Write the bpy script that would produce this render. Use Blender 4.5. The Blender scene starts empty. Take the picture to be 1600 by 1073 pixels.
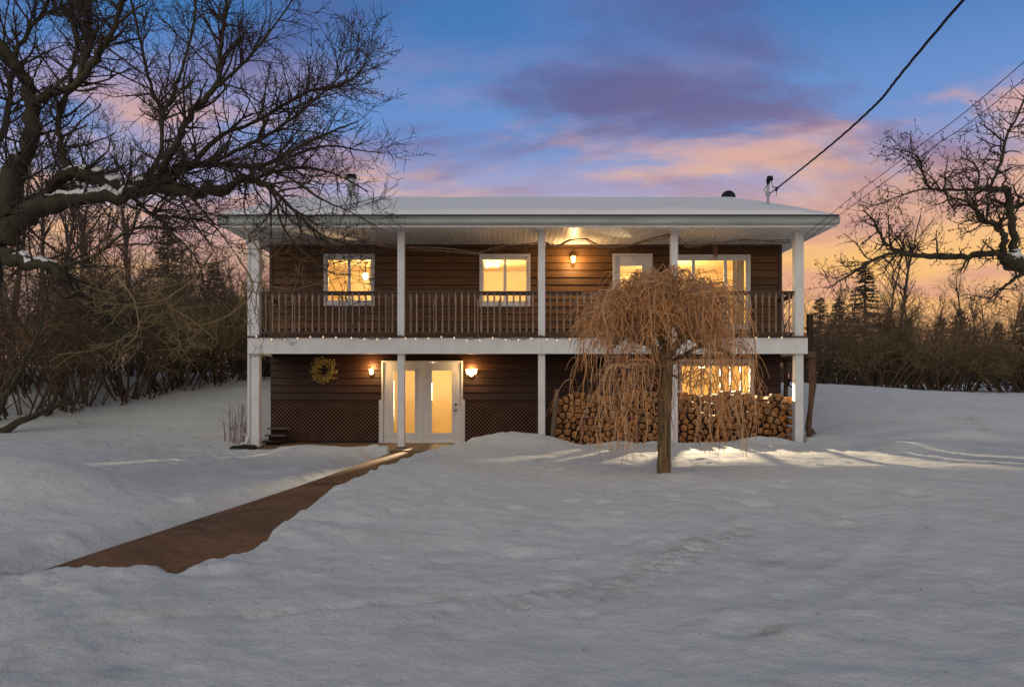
import bpy, math, random
import numpy as np
from mathutils import Vector, Matrix

SEED = 11
rnd = random.Random(SEED)
rng = np.random.default_rng(SEED)
scene = bpy.context.scene
COL = scene.collection

# ------------------------------------------------------------------ camera
CAMZ, FPX = 1.45, 1150.0
cam_d = bpy.data.cameras.new('camera')
cam = bpy.data.objects.new('camera', cam_d); COL.objects.link(cam)
cam.location = (0, 0, CAMZ)
cam.rotation_euler = (math.radians(90), 0, 0)
cam_d.sensor_width = 36.0
cam_d.lens = 36.0 * FPX / 1600.0
cam_d.shift_y = 68.5 / 1600.0
cam_d.clip_start = 0.05
cam_d.clip_end = 3000
scene.camera = cam

# ------------------------------------------------------------------ view
vs = scene.view_settings
vs.view_transform = 'Standard'; vs.look = 'None'; vs.exposure = 0.0; vs.gamma = 1.0
vs.use_curve_mapping = False
scene.render.engine = 'CYCLES'
scene.cycles.use_denoising = True
scene.cycles.max_bounces = 6
scene.cycles.diffuse_bounces = 3
scene.cycles.transparent_max_bounces = 12
scene.cycles.sample_clamp_indirect = 3.0
scene.cycles.caustics_reflective = False
scene.cycles.caustics_refractive = False

def srgb(r, g, b):
    f = lambda c: (c/12.92 if c <= 0.04045 else ((c+0.055)/1.055)**2.4)
    return (f(r/255), f(g/255), f(b/255), 1.0)

# ------------------------------------------------------------------ world: dusk sky
SUN_AZ, SUN_EL = math.radians(24), math.radians(1.0)   # the glow, behind the house to the right
world = bpy.data.worlds.new('World'); scene.world = world
world.use_nodes = True
nt = world.node_tree; nt.nodes.clear()
N = nt.nodes.new
def wmath(op, a, b=None, c=None, clamp=False):
    n = N('ShaderNodeMath'); n.operation = op; n.use_clamp = clamp
    for i, v in enumerate((a, b, c)):
        if v is None: continue
        if isinstance(v, (int, float)): n.inputs[i].default_value = v
        else: nt.links.new(v, n.inputs[i])
    return n.outputs[0]
def wmix(fac, a, b, mode='MIX'):
    n = N('ShaderNodeMix'); n.data_type = 'RGBA'; n.blend_type = mode; n.clamp_factor = True
    for sock, v in ((n.inputs[0], fac), (n.inputs[6], a), (n.inputs[7], b)):
        if isinstance(v, (int, float, tuple)): sock.default_value = v
        else: nt.links.new(v, sock)
    return n.outputs[2]
def wramp(fac, stops, interp='EASE'):
    n = N('ShaderNodeValToRGB'); n.color_ramp.interpolation = interp
    el = n.color_ramp.elements
    while len(el) < len(stops): el.new(0.5)
    for e, (p, c) in zip(el, stops): e.position = p; e.color = c
    nt.links.new(fac, n.inputs[0])
    return n.outputs[0]
tc = N('ShaderNodeTexCoord')
sep = N('ShaderNodeSeparateXYZ'); nt.links.new(tc.outputs['Generated'], sep.inputs[0])
X_, Y_, Z_ = sep.outputs
zc = wmath('MAXIMUM', Z_, 0.0)
# warm side (towards the glow) and cool side
glow = N('ShaderNodeVectorMath'); glow.operation = 'DOT_PRODUCT'
nt.links.new(tc.outputs['Generated'], glow.inputs[0])
glow.inputs[1].default_value = (math.sin(SUN_AZ), math.cos(SUN_AZ), 0.0)
gl = wmath('MULTIPLY_ADD', glow.outputs['Value'], 1.6, -0.62, clamp=True)
warm = wramp(zc, [(0.0, srgb(205, 152, 148)), (0.055, srgb(232, 176, 126)), (0.15, srgb(246, 192, 112)),
                  (0.205, srgb(226, 174, 146)), (0.255, srgb(170, 166, 202)), (0.325, srgb(104, 146, 208)),
                  (0.46, srgb(68, 122, 186)), (0.68, srgb(58, 88, 134)), (1.0, srgb(62, 76, 104))])
cool = wramp(zc, [(0.0, srgb(196, 150, 150)), (0.10, srgb(186, 160, 178)), (0.18, srgb(190, 168, 190)),
                  (0.24, srgb(160, 168, 212)), (0.31, srgb(112, 152, 216)), (0.45, srgb(52, 120, 186)),
                  (0.68, srgb(54, 88, 134)), (1.0, srgb(62, 76, 104))])
base = wmix(gl, cool, warm)
# cloud plane coordinates
den = wmath('ADD', zc, 0.22)
cx = wmath('DIVIDE', X_, den); cy = wmath('DIVIDE', Y_, den)
cmb = N('ShaderNodeCombineXYZ'); nt.links.new(cx, cmb.inputs[0]); nt.links.new(cy, cmb.inputs[1])
mp = N('ShaderNodeMapping'); nt.links.new(cmb.outputs[0], mp.inputs[0])
mp.inputs['Rotation'].default_value = (0, 0, math.radians(-20)); mp.inputs['Scale'].default_value = (0.75, 1.25, 1)
mp.inputs['Location'].default_value = (4.1, 0.9, 0.4)
def wnoise(vec, scale, detail, rough, dist=0.0):
    n = N('ShaderNodeTexNoise'); nt.links.new(vec, n.inputs['Vector'])
    n.inputs['Scale'].default_value = scale; n.inputs['Detail'].default_value = detail
    n.inputs['Roughness'].default_value = rough; n.inputs['Distortion'].default_value = dist
    return n.outputs[0]
n1 = wnoise(mp.outputs[0], 1.9, 8, 0.56, 0.35)
n2 = wnoise(mp.outputs[0], 2.6, 7, 0.58, 0.3)
def wrange(v, lo, hi):
    n = N('ShaderNodeMapRange'); n.interpolation_type = 'SMOOTHSTEP'; n.clamp = True
    nt.links.new(v, n.inputs[0]); n.inputs[1].default_value = lo; n.inputs[2].default_value = hi
    return n.outputs[0]
m1 = wrange(n1, 0.43, 0.64)
m2 = wrange(n2, 0.44, 0.66)
# cloud colour by elevation: lit peach low down, mauve higher up
ccol_d = wramp(zc, [(0.0, srgb(186, 140, 150)), (0.14, srgb(206, 152, 142)), (0.235, srgb(178, 138, 146)),
                    (0.29, srgb(126, 108, 148)), (0.36, srgb(100, 94, 142)), (0.43, srgb(82, 98, 154)), (0.6, srgb(72, 84, 120)), (1.0, srgb(74, 80, 102))])
ccol_l = wramp(zc, [(0.0, srgb(226, 172, 140)), (0.16, srgb(250, 196, 132)), (0.25, srgb(244, 188, 142)),
                    (0.31, srgb(222, 172, 160)), (0.36, srgb(160, 150, 188)), (0.43, srgb(96, 128, 192)), (0.65, srgb(76, 100, 142)), (1.0, srgb(78, 90, 116))])
low = wmath('MULTIPLY', m2, 0.85)
sky1 = wmix(low, base, ccol_l)
dk = wmath('MULTIPLY', m1, 0.88)
sky2 = wmix(dk, sky1, ccol_d)
bg_c = N('ShaderNodeBackground'); nt.links.new(sky2, bg_c.inputs[0]); bg_c.inputs[1].default_value = 0.95
nish = N('ShaderNodeTexSky'); nish.sky_type = 'NISHITA'; nish.sun_disc = False
nish.sun_elevation = SUN_EL; nish.sun_rotation = SUN_AZ
bg_n = N('ShaderNodeBackground'); nt.links.new(nish.outputs[0], bg_n.inputs[0]); bg_n.inputs[1].default_value = 0.012
addn = N('ShaderNodeAddShader'); nt.links.new(bg_c.outputs[0], addn.inputs[0]); nt.links.new(bg_n.outputs[0], addn.inputs[1])
wo = N('ShaderNodeOutputWorld'); nt.links.new(addn.outputs[0], wo.inputs[0])

# ------------------------------------------------------------------ the day's last soft light (very wide, overcast)
sun_d = bpy.data.lights.new('sun', 'SUN'); sun_d.energy = 1.12; sun_d.angle = math.radians(75)
sun_d.color = (1.0, 0.93, 0.66)
sun = bpy.data.objects.new('sun', sun_d); COL.objects.link(sun)
sun.location = (-6, -12, 20)
sun.rotation_euler = (math.radians(55), 0, math.radians(-14))

# ================================================================== helpers
MATS = {}
def new_mat(name):
    m = bpy.data.materials.new(name); m.use_nodes = True
    MATS[name] = m
    return m, m.node_tree, m.node_tree.nodes['Principled BSDF']
def simple(name, col, rough=0.6, metal=0.0, noise=None, bump=0.0, bscale=30.0, coord='Object', stretch=(1, 1, 1), spec=0.3):
    """noise = (scale, other colour, amount)"""
    m, t, p = new_mat(name)
    p.inputs['Base Color'].default_value = (*col, 1); p.inputs['Roughness'].default_value = rough
    p.inputs['Metallic'].default_value = metal
    p.inputs['Specular IOR Level'].default_value = spec
    if noise or bump:
        c = t.nodes.new('ShaderNodeTexCoord'); mp = t.nodes.new('ShaderNodeMapping')
        mp.inputs['Scale'].default_value = stretch
        t.links.new(c.outputs[coord], mp.inputs[0])
    if noise:
        n = t.nodes.new('ShaderNodeTexNoise'); n.inputs['Scale'].default_value = noise[0]
        n.inputs['Detail'].default_value = 6; n.inputs['Roughness'].default_value = 0.6
        t.links.new(mp.outputs[0], n.inputs['Vector'])
        r = t.nodes.new('ShaderNodeMapRange'); r.inputs[1].default_value = 0.35; r.inputs[2].default_value = 0.68
        r.inputs[4].default_value = noise[2]
        t.links.new(n.outputs[0], r.inputs[0])
        mx = t.nodes.new('ShaderNodeMix'); mx.data_type = 'RGBA'
        mx.inputs[6].default_value = (*col, 1); mx.inputs[7].default_value = (*noise[1], 1)
        t.links.new(r.outputs[0], mx.inputs[0]); t.links.new(mx.outputs[2], p.inputs['Base Color'])
    if bump:
        n = t.nodes.new('ShaderNodeTexNoise'); n.inputs['Scale'].default_value = bscale; n.inputs['Detail'].default_value = 5
        t.links.new(mp.outputs[0], n.inputs['Vector'])
        b = t.nodes.new('ShaderNodeBump'); b.inputs['Strength'].default_value = bump; b.inputs['Distance'].default_value = 0.02
        t.links.new(n.outputs[0], b.inputs['Height']); t.links.new(b.outputs[0], p.inputs['Normal'])
    return m
def random_tint(mat, lo=0.75, hi=1.25):
    """multiply the base colour by a value that differs from object to object"""
    t = mat.node_tree; p = t.nodes['Principled BSDF']
    oi = t.nodes.new('ShaderNodeObjectInfo'); r = t.nodes.new('ShaderNodeMapRange')
    r.inputs[3].default_value = lo; r.inputs[4].default_value = hi
    t.links.new(oi.outputs['Random'], r.inputs[0])
    mx = t.nodes.new('ShaderNodeMix'); mx.data_type = 'RGBA'; mx.blend_type = 'MULTIPLY'; mx.inputs[0].default_value = 1
    link = p.inputs['Base Color'].links
    if link: t.links.new(link[0].from_socket, mx.inputs[6])
    else: mx.inputs[6].default_value = p.inputs['Base Color'].default_value
    t.links.new(r.outputs[0], mx.inputs[7]); t.links.new(mx.outputs[2], p.inputs['Base Color'])
def emissive(name, col, strength):
    m, t, p = new_mat(name)
    p.inputs['Base Color'].default_value = (*col, 1)
    p.inputs['Emission Color'].default_value = (*col, 1); p.inputs['Emission Strength'].default_value = strength
    return m

WO = {}            # world position of every object made here
def put(name, mesh, mat=None, parent=None, loc=(0, 0, 0)):
    o = bpy.data.objects.new(name, mesh); COL.objects.link(o)
    if mat is not None and mesh is not None and not mesh.materials: mesh.materials.append(mat)
    p = Vector(loc); WO[o.name] = p
    if parent is not None:
        o.parent = parent; o.location = p - WO[parent.name]
    else:
        o.location = p
    return o
def tag(o, label=None, cat=None, group=None, kind=None):
    if label: o['label'] = label
    if cat: o['category'] = cat
    if group: o['group'] = group
    if kind: o['kind'] = kind
    return o
def root(name, loc, label, cat, group=None):
    return tag(put(name, None, None, None, loc), label, cat, group)
def sub_copy(o, parent):
    c = o.copy(); COL.objects.link(c); c.parent = parent
    for ch in list(o.children): sub_copy(ch, c)
    return c
def copy_tree(o, loc, rz=0.0, sc=1.0, label=None):
    c = o.copy(); COL.objects.link(c)
    c.location = loc; c.rotation_euler = (0, 0, rz)
    c.scale = (sc, sc, sc) if isinstance(sc, (int, float)) else sc
    if label: c['label'] = label
    for ch in list(o.children): sub_copy(ch, c)
    return c

class MB:
    def __init__(self): self.v = []; self.f = []
    def box(self, x0, x1, y0, y1, z0, z1):
        b = len(self.v)
        self.v += [(x0,y0,z0),(x1,y0,z0),(x1,y1,z0),(x0,y1,z0),(x0,y0,z1),(x1,y0,z1),(x1,y1,z1),(x0,y1,z1)]
        self.f += [tuple(b+i for i in q) for q in ((0,3,2,1),(4,5,6,7),(0,1,5,4),(1,2,6,5),(2,3,7,6),(3,0,4,7))]
        return self
    def bevbox(self, x0, x1, y0, y1, z0, z1, b=0.008):
        """upright box with chamfered vertical edges"""
        p = [(x0+b,y0),(x1-b,y0),(x1,y0+b),(x1,y1-b),(x1-b,y1),(x0+b,y1),(x0,y1-b),(x0,y0+b)]
        k = len(self.v); n = 8
        self.v += [(x,y,z0) for x,y in p] + [(x,y,z1) for x,y in p]
        self.f += [(k+i, k+(i+1)%n, k+n+(i+1)%n, k+n+i) for i in range(n)]
        self.f += [tuple(k+i for i in reversed(range(n))), tuple(k+n+i for i in range(n))]
        return self
    def profx(self, prof, x0, x1):
        """extrude a (y,z) outline along x"""
        k = len(self.v); n = len(prof)
        self.v += [(x0,y,z) for y,z in prof] + [(x1,y,z) for y,z in prof]
        self.f += [(k+i, k+(i+1)%n, k+n+(i+1)%n, k+n+i) for i in range(n)]
        self.f += [tuple(k+i for i in reversed(range(n))), tuple(k+n+i for i in range(n))]
        return self
    def profy(self, prof, y0, y1):
        """extrude an (x,z) outline along y"""
        k = len(self.v); n = len(prof)
        self.v += [(x,y0,z) for x,z in prof] + [(x,y1,z) for x,z in prof]
        self.f += [(k+i, k+n+i, k+n+(i+1)%n, k+(i+1)%n) for i in range(n)]
        self.f += [tuple(k+i for i in range(n)), tuple(k+n+i for i in reversed(range(n)))]
        return self
    def tube(self, pts, rad, n=6, caps=True):
        pts = [Vector(p) for p in pts]; m = len(pts); k = len(self.v)
        if isinstance(rad, (int, float)): rad = [rad]*m
        up = None
        for i, p in enumerate(pts):
            t = (pts[min(i+1, m-1)] - pts[max(i-1, 0)]).normalized()
            if up is None: up = Vector((0,0,1)) if abs(t.z) < 0.9 else Vector((1,0,0))
            a = t.cross(up)
            if a.length < 1e-6: a = t.cross(Vector((0.3, 0.9, 0.1)))
            a.normalize(); b = a.cross(t); up = b
            for j in range(n):
                q = 2*math.pi*j/n
                self.v.append(tuple(p + (a*math.cos(q) + b*math.sin(q))*rad[i]))
        for i in range(m-1):
            for j in range(n):
                self.f.append((k+i*n+j, k+i*n+(j+1)%n, k+(i+1)*n+(j+1)%n, k+(i+1)*n+j))
        if caps:
            self.f += [tuple(k+j for j in reversed(range(n))), tuple(k+(m-1)*n+j for j in range(n))]
        return self
    def lathe(self, prof, cx=0, cy=0, n=12):
        """(r,z) profile about a vertical axis"""
        k = len(self.v); m = len(prof)
        for r, z in prof:
            self.v += [(cx+r*math.cos(2*math.pi*j/n), cy+r*math.sin(2*math.pi*j/n), z) for j in range(n)]
        for i in range(m-1):
            for j in range(n):
                self.f.append((k+i*n+j, k+i*n+(j+1)%n, k+(i+1)*n+(j+1)%n, k+(i+1)*n+j))
        self.f += [tuple(k+j for j in reversed(range(n))), tuple(k+(m-1)*n+j for j in range(n))]
        return self
    def mesh(self, name, smooth=False, shift=None):
        me = bpy.data.meshes.new(name)
        v = self.v
        if shift is not None: v = [(a-shift[0], b-shift[1], c-shift[2]) for a,b,c in v]
        me.from_pydata(v, [], self.f); me.update()
        if smooth: me.polygons.foreach_set('use_smooth', [True]*len(me.polygons))
        return me
    def build(self, name, mat, parent=None, smooth=False):
        a = np.array(self.v); c = (a.min(0)+a.max(0))/2
        return put(name, self.mesh(name, smooth, c), mat, parent, tuple(c))

def fast_mesh(name, verts, quads, smooth=True, tris=None):
    """verts (n,3), quads (m,4) arrays"""
    me = bpy.data.meshes.new(name)
    verts = np.asarray(verts, np.float32); quads = np.asarray(quads, np.int32).reshape(-1, 4)
    tris = np.zeros((0, 3), np.int32) if tris is None else np.asarray(tris, np.int32).reshape(-1, 3)
    me.vertices.add(len(verts)); me.vertices.foreach_set('co', verts.ravel())
    nl = quads.size + tris.size
    me.loops.add(nl); me.loops.foreach_set('vertex_index', np.concatenate([quads.ravel(), tris.ravel()]))
    npol = len(quads)+len(tris)
    me.polygons.add(npol)
    ls = np.concatenate([np.arange(len(quads))*4, quads.size+np.arange(len(tris))*3]).astype(np.int32)
    me.polygons.foreach_set('loop_start', ls)
    me.polygons.foreach_set('use_smooth', np.full(npol, smooth))
    me.update(calc_edges=True); me.validate()
    return me

class Tubes:
    """many tapering tubes gathered into one mesh"""
    def __init__(self): self.V = []; self.Q = []; self.T = []; self.n = 0
    def add(self, P, R, k=4):
        P = np.asarray(P, float); m = len(P)
        if m < 2: return
        R = np.full(m, R) if np.isscalar(R) else np.asarray(R, float)
        T = np.empty_like(P); T[1:-1] = P[2:]-P[:-2]; T[0] = P[1]-P[0]; T[-1] = P[-1]-P[-2]
        T /= np.linalg.norm(T, axis=1, keepdims=True)+1e-9
        ref = np.array([0.31, 0.52, 0.79]) if abs(T[0] @ np.array([0.31, 0.52, 0.79])) < 0.9 else np.array([0.9, -0.4, 0.1])
        A = np.cross(T, ref); A /= np.linalg.norm(A, axis=1, keepdims=True)+1e-9
        B = np.cross(A, T)
        q = 2*np.pi*np.arange(k)/k
        V = P[:,None,:] + R[:,None,None]*(A[:,None,:]*np.cos(q)[None,:,None] + B[:,None,:]*np.sin(q)[None,:,None])
        idx = self.n + np.arange(m*k).reshape(m, k)
        a = idx[:-1]; b = np.roll(idx, -1, axis=1)[:-1]; c = np.roll(idx, -1, axis=1)[1:]; d = idx[1:]
        self.V.append(V.reshape(-1, 3)); self.Q.append(np.stack([a,b,c,d], -1).reshape(-1, 4)); self.n += m*k
    def leaf(self, p, d, ln, w):
        """a small bud or dry leaf: a bent two-triangle blade"""
        d = d/(np.linalg.norm(d)+1e-9); s = np.cross(d, rng.normal(size=3)); s /= np.linalg.norm(s)+1e-9
        self.V.append(np.array([p, p+d*ln*0.5+s*w, p+d*ln, p+d*ln*0.5-s*w]))
        self.Q.append(np.array([[self.n, self.n+1, self.n+2, self.n+3]])); self.n += 4
    def mesh(self, name, shift=(0,0,0)):
        return fast_mesh(name, np.concatenate(self.V)-np.asarray(shift), np.concatenate(self.Q))

def at(px, py, Y):
    """photo pixel at depth Y -> point"""
    return np.array([(px-800)/FPX*Y, Y, CAMZ+(605-py)/FPX*Y])

# ------------------------------------------------------------------ noise for the terrain
def vnoise(x, y, seed=0):
    xi = np.floor(x).astype(np.int64); yi = np.floor(y).astype(np.int64)
    xf = x-xi; yf = y-yi
    u = xf*xf*xf*(xf*(xf*6-15)+10); v = yf*yf*yf*(yf*(yf*6-15)+10)
    def h(a, b):
        n = (a*374761393 + b*668265263 + seed*1442695041) & 0x7fffffff
        n = ((n ^ (n >> 13))*1274126177) & 0x7fffffff
        n = n ^ (n >> 16)
        return (n & 0xffff)/65535.0
    return (h(xi,yi)*(1-u)+h(xi+1,yi)*u)*(1-v) + (h(xi,yi+1)*(1-u)+h(xi+1,yi+1)*u)*v - 0.5
def fbm(x, y, seed=0, o=4):
    s = 0; a = 1.0
    for i in range(o): s = s + a*vnoise(x*2**i, y*2**i, seed+i); a *= 0.5
    return s
def sstep(a, b, x):
    t = np.clip((x-a)/(b-a), 0, 1); return t*t*(3-2*t)
def seg_dist(x, y, pts):
    """distance to a polyline, arc length at the foot, and side (+ left of travel)"""
    best = np.full(x.shape, 1e9); S = np.zeros(x.shape); side = np.zeros(x.shape); acc = 0
    for (ax, ay), (bx, by) in zip(pts[:-1], pts[1:]):
        dx, dy = bx-ax, by-ay; L = math.hypot(dx, dy)
        t = np.clip(((x-ax)*dx+(y-ay)*dy)/(L*L), 0, 1)
        d = np.hypot(x-ax-t*dx, y-ay-t*dy)
        m = d < best
        best = np.where(m, d, best); S = np.where(m, acc+t*L, S)
        side = np.where(m, np.sign(dx*(y-ay)-dy*(x-ax)), side); acc += L
    return best, S, side

# ------------------------------------------------------------------ main measures
YP, YW = 17.16, 18.82              # porch post plane, house wall plane
BX0, BX1 = -6.15, 6.89             # porch beam ends
WX0, WX1 = -6.17, 6.87             # wall ends
YBACK = 27.0
SP, SW = FPX/YP, FPX/YW
def px_(px): return (px-800)/SP    # on the post plane
def pz_(py): return CAMZ+(605-py)/SP
def wx_(px): return (px-800)/SW    # on the wall plane
def wz_(py): return CAMZ+(605-py)/SW

# ================================================================== materials
M_snow, t, p = new_mat('snow')
p.inputs['Roughness'].default_value = 0.75; p.inputs['Specular IOR Level'].default_value = 0.25
c = t.nodes.new('ShaderNodeTexCoord')
def tnoise(t, vec, scale, detail=5, rough=0.55, dist=0.0):
    n = t.nodes.new('ShaderNodeTexNoise'); n.inputs['Scale'].default_value = scale; n.inputs['Detail'].default_value = detail
    n.inputs['Roughness'].default_value = rough; n.inputs['Distortion'].default_value = dist
    t.links.new(vec, n.inputs['Vector']); return n.outputs[0]
def trange(t, v, a, b, c_, d):
    r = t.nodes.new('ShaderNodeMapRange'); t.links.new(v, r.inputs[0])
    for i, x in enumerate((a, b, c_, d)): r.inputs[1+i].default_value = x
    return r.outputs[0]
def tmix(t, fac, a, b):
    m = t.nodes.new('ShaderNodeMix'); m.data_type = 'RGBA'
    for s, v in ((m.inputs[0], fac), (m.inputs[6], a), (m.inputs[7], b)):
        if isinstance(v, (int, float, tuple)): s.default_value = v
        else: t.links.new(v, s)
    return m.outputs[2]
ob = c.outputs['Object']
d1 = trange(t, tnoise(t, ob, 0.55, 6, 0.6), 0.52, 0.72, 0, 0.42)
d2 = trange(t, tnoise(t, ob, 11.0, 5, 0.75), 0.64, 0.76, 0, 0.6)
att = t.nodes.new('ShaderNodeAttribute'); att.attribute_name = 'dirt'
col = tmix(t, d1, (0.715, 0.71, 0.665, 1), (0.60, 0.59, 0.545, 1))
col = tmix(t, trange(t, tnoise(t, ob, 2.3, 7, 0.68, 0.6), 0.54, 0.70, 0, 0.55), col, (0.50, 0.50, 0.475, 1))
col = tmix(t, d2, col, (0.46, 0.44, 0.39, 1))
dn = t.nodes.new('ShaderNodeMath'); dn.operation = 'MULTIPLY'
t.links.new(att.outputs['Fac'], dn.inputs[0]); t.links.new(trange(t, tnoise(t, ob, 5.0, 5, 0.7), 0.42, 0.62, 0, 1), dn.inputs[1])
col = tmix(t, dn.outputs[0], col, (0.30, 0.235, 0.11, 1))
t.links.new(col, p.inputs['Base Color'])
b1 = t.nodes.new('ShaderNodeBump'); b1.inputs['Strength'].default_value = 1.0; b1.inputs['Distance'].default_value = 0.045
t.links.new(tnoise(t, ob, 6.0, 9, 0.66), b1.inputs['Height'])
b2 = t.nodes.new('ShaderNodeBump'); b2.inputs['Strength'].default_value = 0.6; b2.inputs['Distance'].default_value = 0.010
t.links.new(tnoise(t, ob, 55.0, 4, 0.65), b2.inputs['Height']); t.links.new(b1.outputs[0], b2.inputs['Normal'])
t.links.new(b2.outputs[0], p.inputs['Normal'])

M_snow2 = simple('packed_snow', (0.78, 0.78, 0.77), 0.8, bump=0.3, bscale=9)
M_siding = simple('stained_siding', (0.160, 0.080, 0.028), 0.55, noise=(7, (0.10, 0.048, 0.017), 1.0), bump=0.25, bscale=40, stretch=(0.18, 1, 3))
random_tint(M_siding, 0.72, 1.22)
M_siding_shade = simple('shaded_siding', (0.060, 0.025, 0.011), 0.5, noise=(7, (0.032, 0.014, 0.007), 1.0), bump=0.25, bscale=40, stretch=(0.18, 1, 3))  # same siding, its colour darkened for the shade under the porch
random_tint(M_siding_shade, 0.7, 1.2)
M_shadowgap = simple('wall_backing', (0.012, 0.006, 0.004), 0.8)
M_white = simple('white_paint', (0.78, 0.78, 0.76), 0.45, noise=(3, (0.66, 0.65, 0.61), 0.8), bump=0.05, bscale=20)
M_vinyl = simple('white_vinyl', (0.80, 0.79, 0.76), 0.4, noise=(5, (0.70, 0.68, 0.63), 0.7))
M_soffit = simple('ribbed_soffit', (0.90, 0.88, 0.83), 0.4, noise=(1.3, (0.82, 0.78, 0.71), 0.8), stretch=(1, 0.3, 1))
M_gutter = simple('gutter_metal', (0.42, 0.46, 0.45), 0.4, 0.2, noise=(2.5, (0.30, 0.33, 0.32), 1.0), stretch=(0.3, 1, 1))
M_dripedge = simple('roof_edge', (0.05, 0.055, 0.055), 0.6)
M_roof = simple('roof_shingle', (0.07, 0.065, 0.06), 0.85, bump=0.4, bscale=40)
M_rail = simple('rail_wood', (0.115, 0.072, 0.048), 0.6, noise=(14, (0.06, 0.036, 0.024), 1), bump=0.2, bscale=60)
M_bal = simple('baluster_wood', (0.40, 0.29, 0.215), 0.5, noise=(16, (0.22, 0.145, 0.10), 1))
random_tint(M_bal, 0.7, 1.3)
M_lattice = simple('lattice_wood', (0.26, 0.14, 0.08), 0.65, noise=(4, (0.14, 0.07, 0.042), 1))
M_darkwood = simple('dark_wood', (0.045, 0.026, 0.017), 0.75, noise=(8, (0.025, 0.015, 0.01), 1))
M_oldwood = simple('weathered_wood', (0.20, 0.15, 0.105), 0.75, noise=(10, (0.10, 0.07, 0.05), 1), bump=0.4, bscale=40, stretch=(3, 3, 0.4))
M_logpost = simple('log_post', (0.155, 0.088, 0.05), 0.75, noise=(7, (0.075, 0.04, 0.025), 1), bump=0.5, bscale=30, stretch=(3, 3, 0.5))
M_concrete, t, p = new_mat('stained_concrete')
p.inputs['Roughness'].default_value = 0.7; p.inputs['Specular IOR Level'].default_value = 0.15
ob_ = t.nodes.new('ShaderNodeTexCoord').outputs['Object']
k_ = tmix(t, trange(t, tnoise(t, ob_, 0.8, 6, 0.6, 0.4), 0.36, 0.64, 0, 1), (0.27, 0.130, 0.056, 1), (0.105, 0.058, 0.031, 1))
k_ = tmix(t, trange(t, tnoise(t, ob_, 4.5, 8, 0.75, 0.8), 0.52, 0.72, 0, 0.75), k_, (0.40, 0.225, 0.11, 1))
k_ = tmix(t, trange(t, tnoise(t, ob_, 13.0, 6, 0.7), 0.55, 0.72, 0, 0.8), k_, (0.07, 0.037, 0.02, 1))
t.links.new(k_, p.inputs['Base Color'])
b_ = t.nodes.new('ShaderNodeBump'); b_.inputs['Strength'].default_value = 0.7; b_.inputs['Distance'].default_value = 0.012
t.links.new(tnoise(t, ob_, 14, 8, 0.7), b_.inputs['Height']); t.links.new(b_.outputs[0], p.inputs['Normal'])
M_slab = simple('porch_concrete', (0.25, 0.17, 0.10), 0.6, noise=(2, (0.15, 0.10, 0.06), 1), bump=0.3, bscale=25)
M_black = simple('black_metal', (0.015, 0.015, 0.016), 0.4, 0.3)
M_galv = simple('galvanised', (0.52, 0.53, 0.54), 0.5, 0.15, noise=(5, (0.34, 0.35, 0.36), 1))
M_brass = simple('aged_brass', (0.23, 0.15, 0.06), 0.4, 0.8)
M_chrome = simple('knob_metal', (0.30, 0.28, 0.25), 0.3, 0.9)
M_room = simple('room_plaster', (0.86, 0.70, 0.40), 0.9, noise=(1.2, (0.80, 0.62, 0.33), 1))
M_roomfloor = simple('room_floor', (0.84, 0.70, 0.48), 0.6, noise=(2, (0.76, 0.6, 0.4), 1))
M_blind = simple('blind_fabric', (0.84, 0.74, 0.55), 0.9, noise=(3, (0.78, 0.66, 0.45), 1))
M_bark = simple('bark_dark', (0.050, 0.038, 0.028), 0.9, noise=(6, (0.062, 0.058, 0.028), 1), bump=0.8, bscale=25, stretch=(1, 1, 0.5))
M_twig = simple('twig_dark', (0.062, 0.046, 0.034), 0.85)
M_hedge = simple('twig_brown', (0.23, 0.145, 0.085), 0.85, noise=(0.6, (0.14, 0.10, 0.055), 1))
M_hedge2 = simple('twig_olive', (0.30, 0.22, 0.10), 0.85, noise=(0.6, (0.20, 0.145, 0.08), 1))
M_hedgestem = simple('shrub_stem', (0.10, 0.066, 0.042), 0.85)
M_farwood = simple('far_twigs', (0.105, 0.078, 0.066), 0.9)
M_weepbark = simple('weeping_bark', (0.33, 0.21, 0.10), 0.9, noise=(11, (0.075, 0.052, 0.026), 1), bump=1.0, bscale=24, stretch=(2.6, 2.6, 0.30))
M_weep = simple('weeping_twig', (0.80, 0.38, 0.13), 0.5, noise=(2.2, (0.62, 0.31, 0.13), 1))
M_weep2 = simple('weeping_twig_grey', (0.46, 0.31, 0.21), 0.7)
M_weep3 = simple('weeping_twig_tan', (0.84, 0.52, 0.26), 0.55)
M_weep4 = simple('weeping_twig_brown', (0.24, 0.115, 0.055), 0.7)
M_needle = simple('needles', (0.052, 0.066, 0.038), 0.8, noise=(1.5, (0.075, 0.075, 0.042), 1))
M_redtwig = simple('red_stem', (0.21, 0.105, 0.10), 0.6)
M_vine = simple('dry_vine', (0.30, 0.185, 0.105), 0.8, noise=(6, (0.18, 0.11, 0.065), 1))
M_cable = simple('cable', (0.02, 0.02, 0.022), 0.6)
M_wire = simple('light_wire', (0.03, 0.04, 0.03), 0.6)
M_wreath = simple('wreath_leaf', (0.62, 0.45, 0.12), 0.6, noise=(18, (0.42, 0.36, 0.10), 1))
M_chime = simple('chime_tube', (0.16, 0.06, 0.025), 0.4, 0.3)
M_logside = simple('log_bark', (0.12, 0.075, 0.045), 0.85, noise=(8, (0.06, 0.04, 0.027), 1), bump=0.6, bscale=30)
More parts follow.
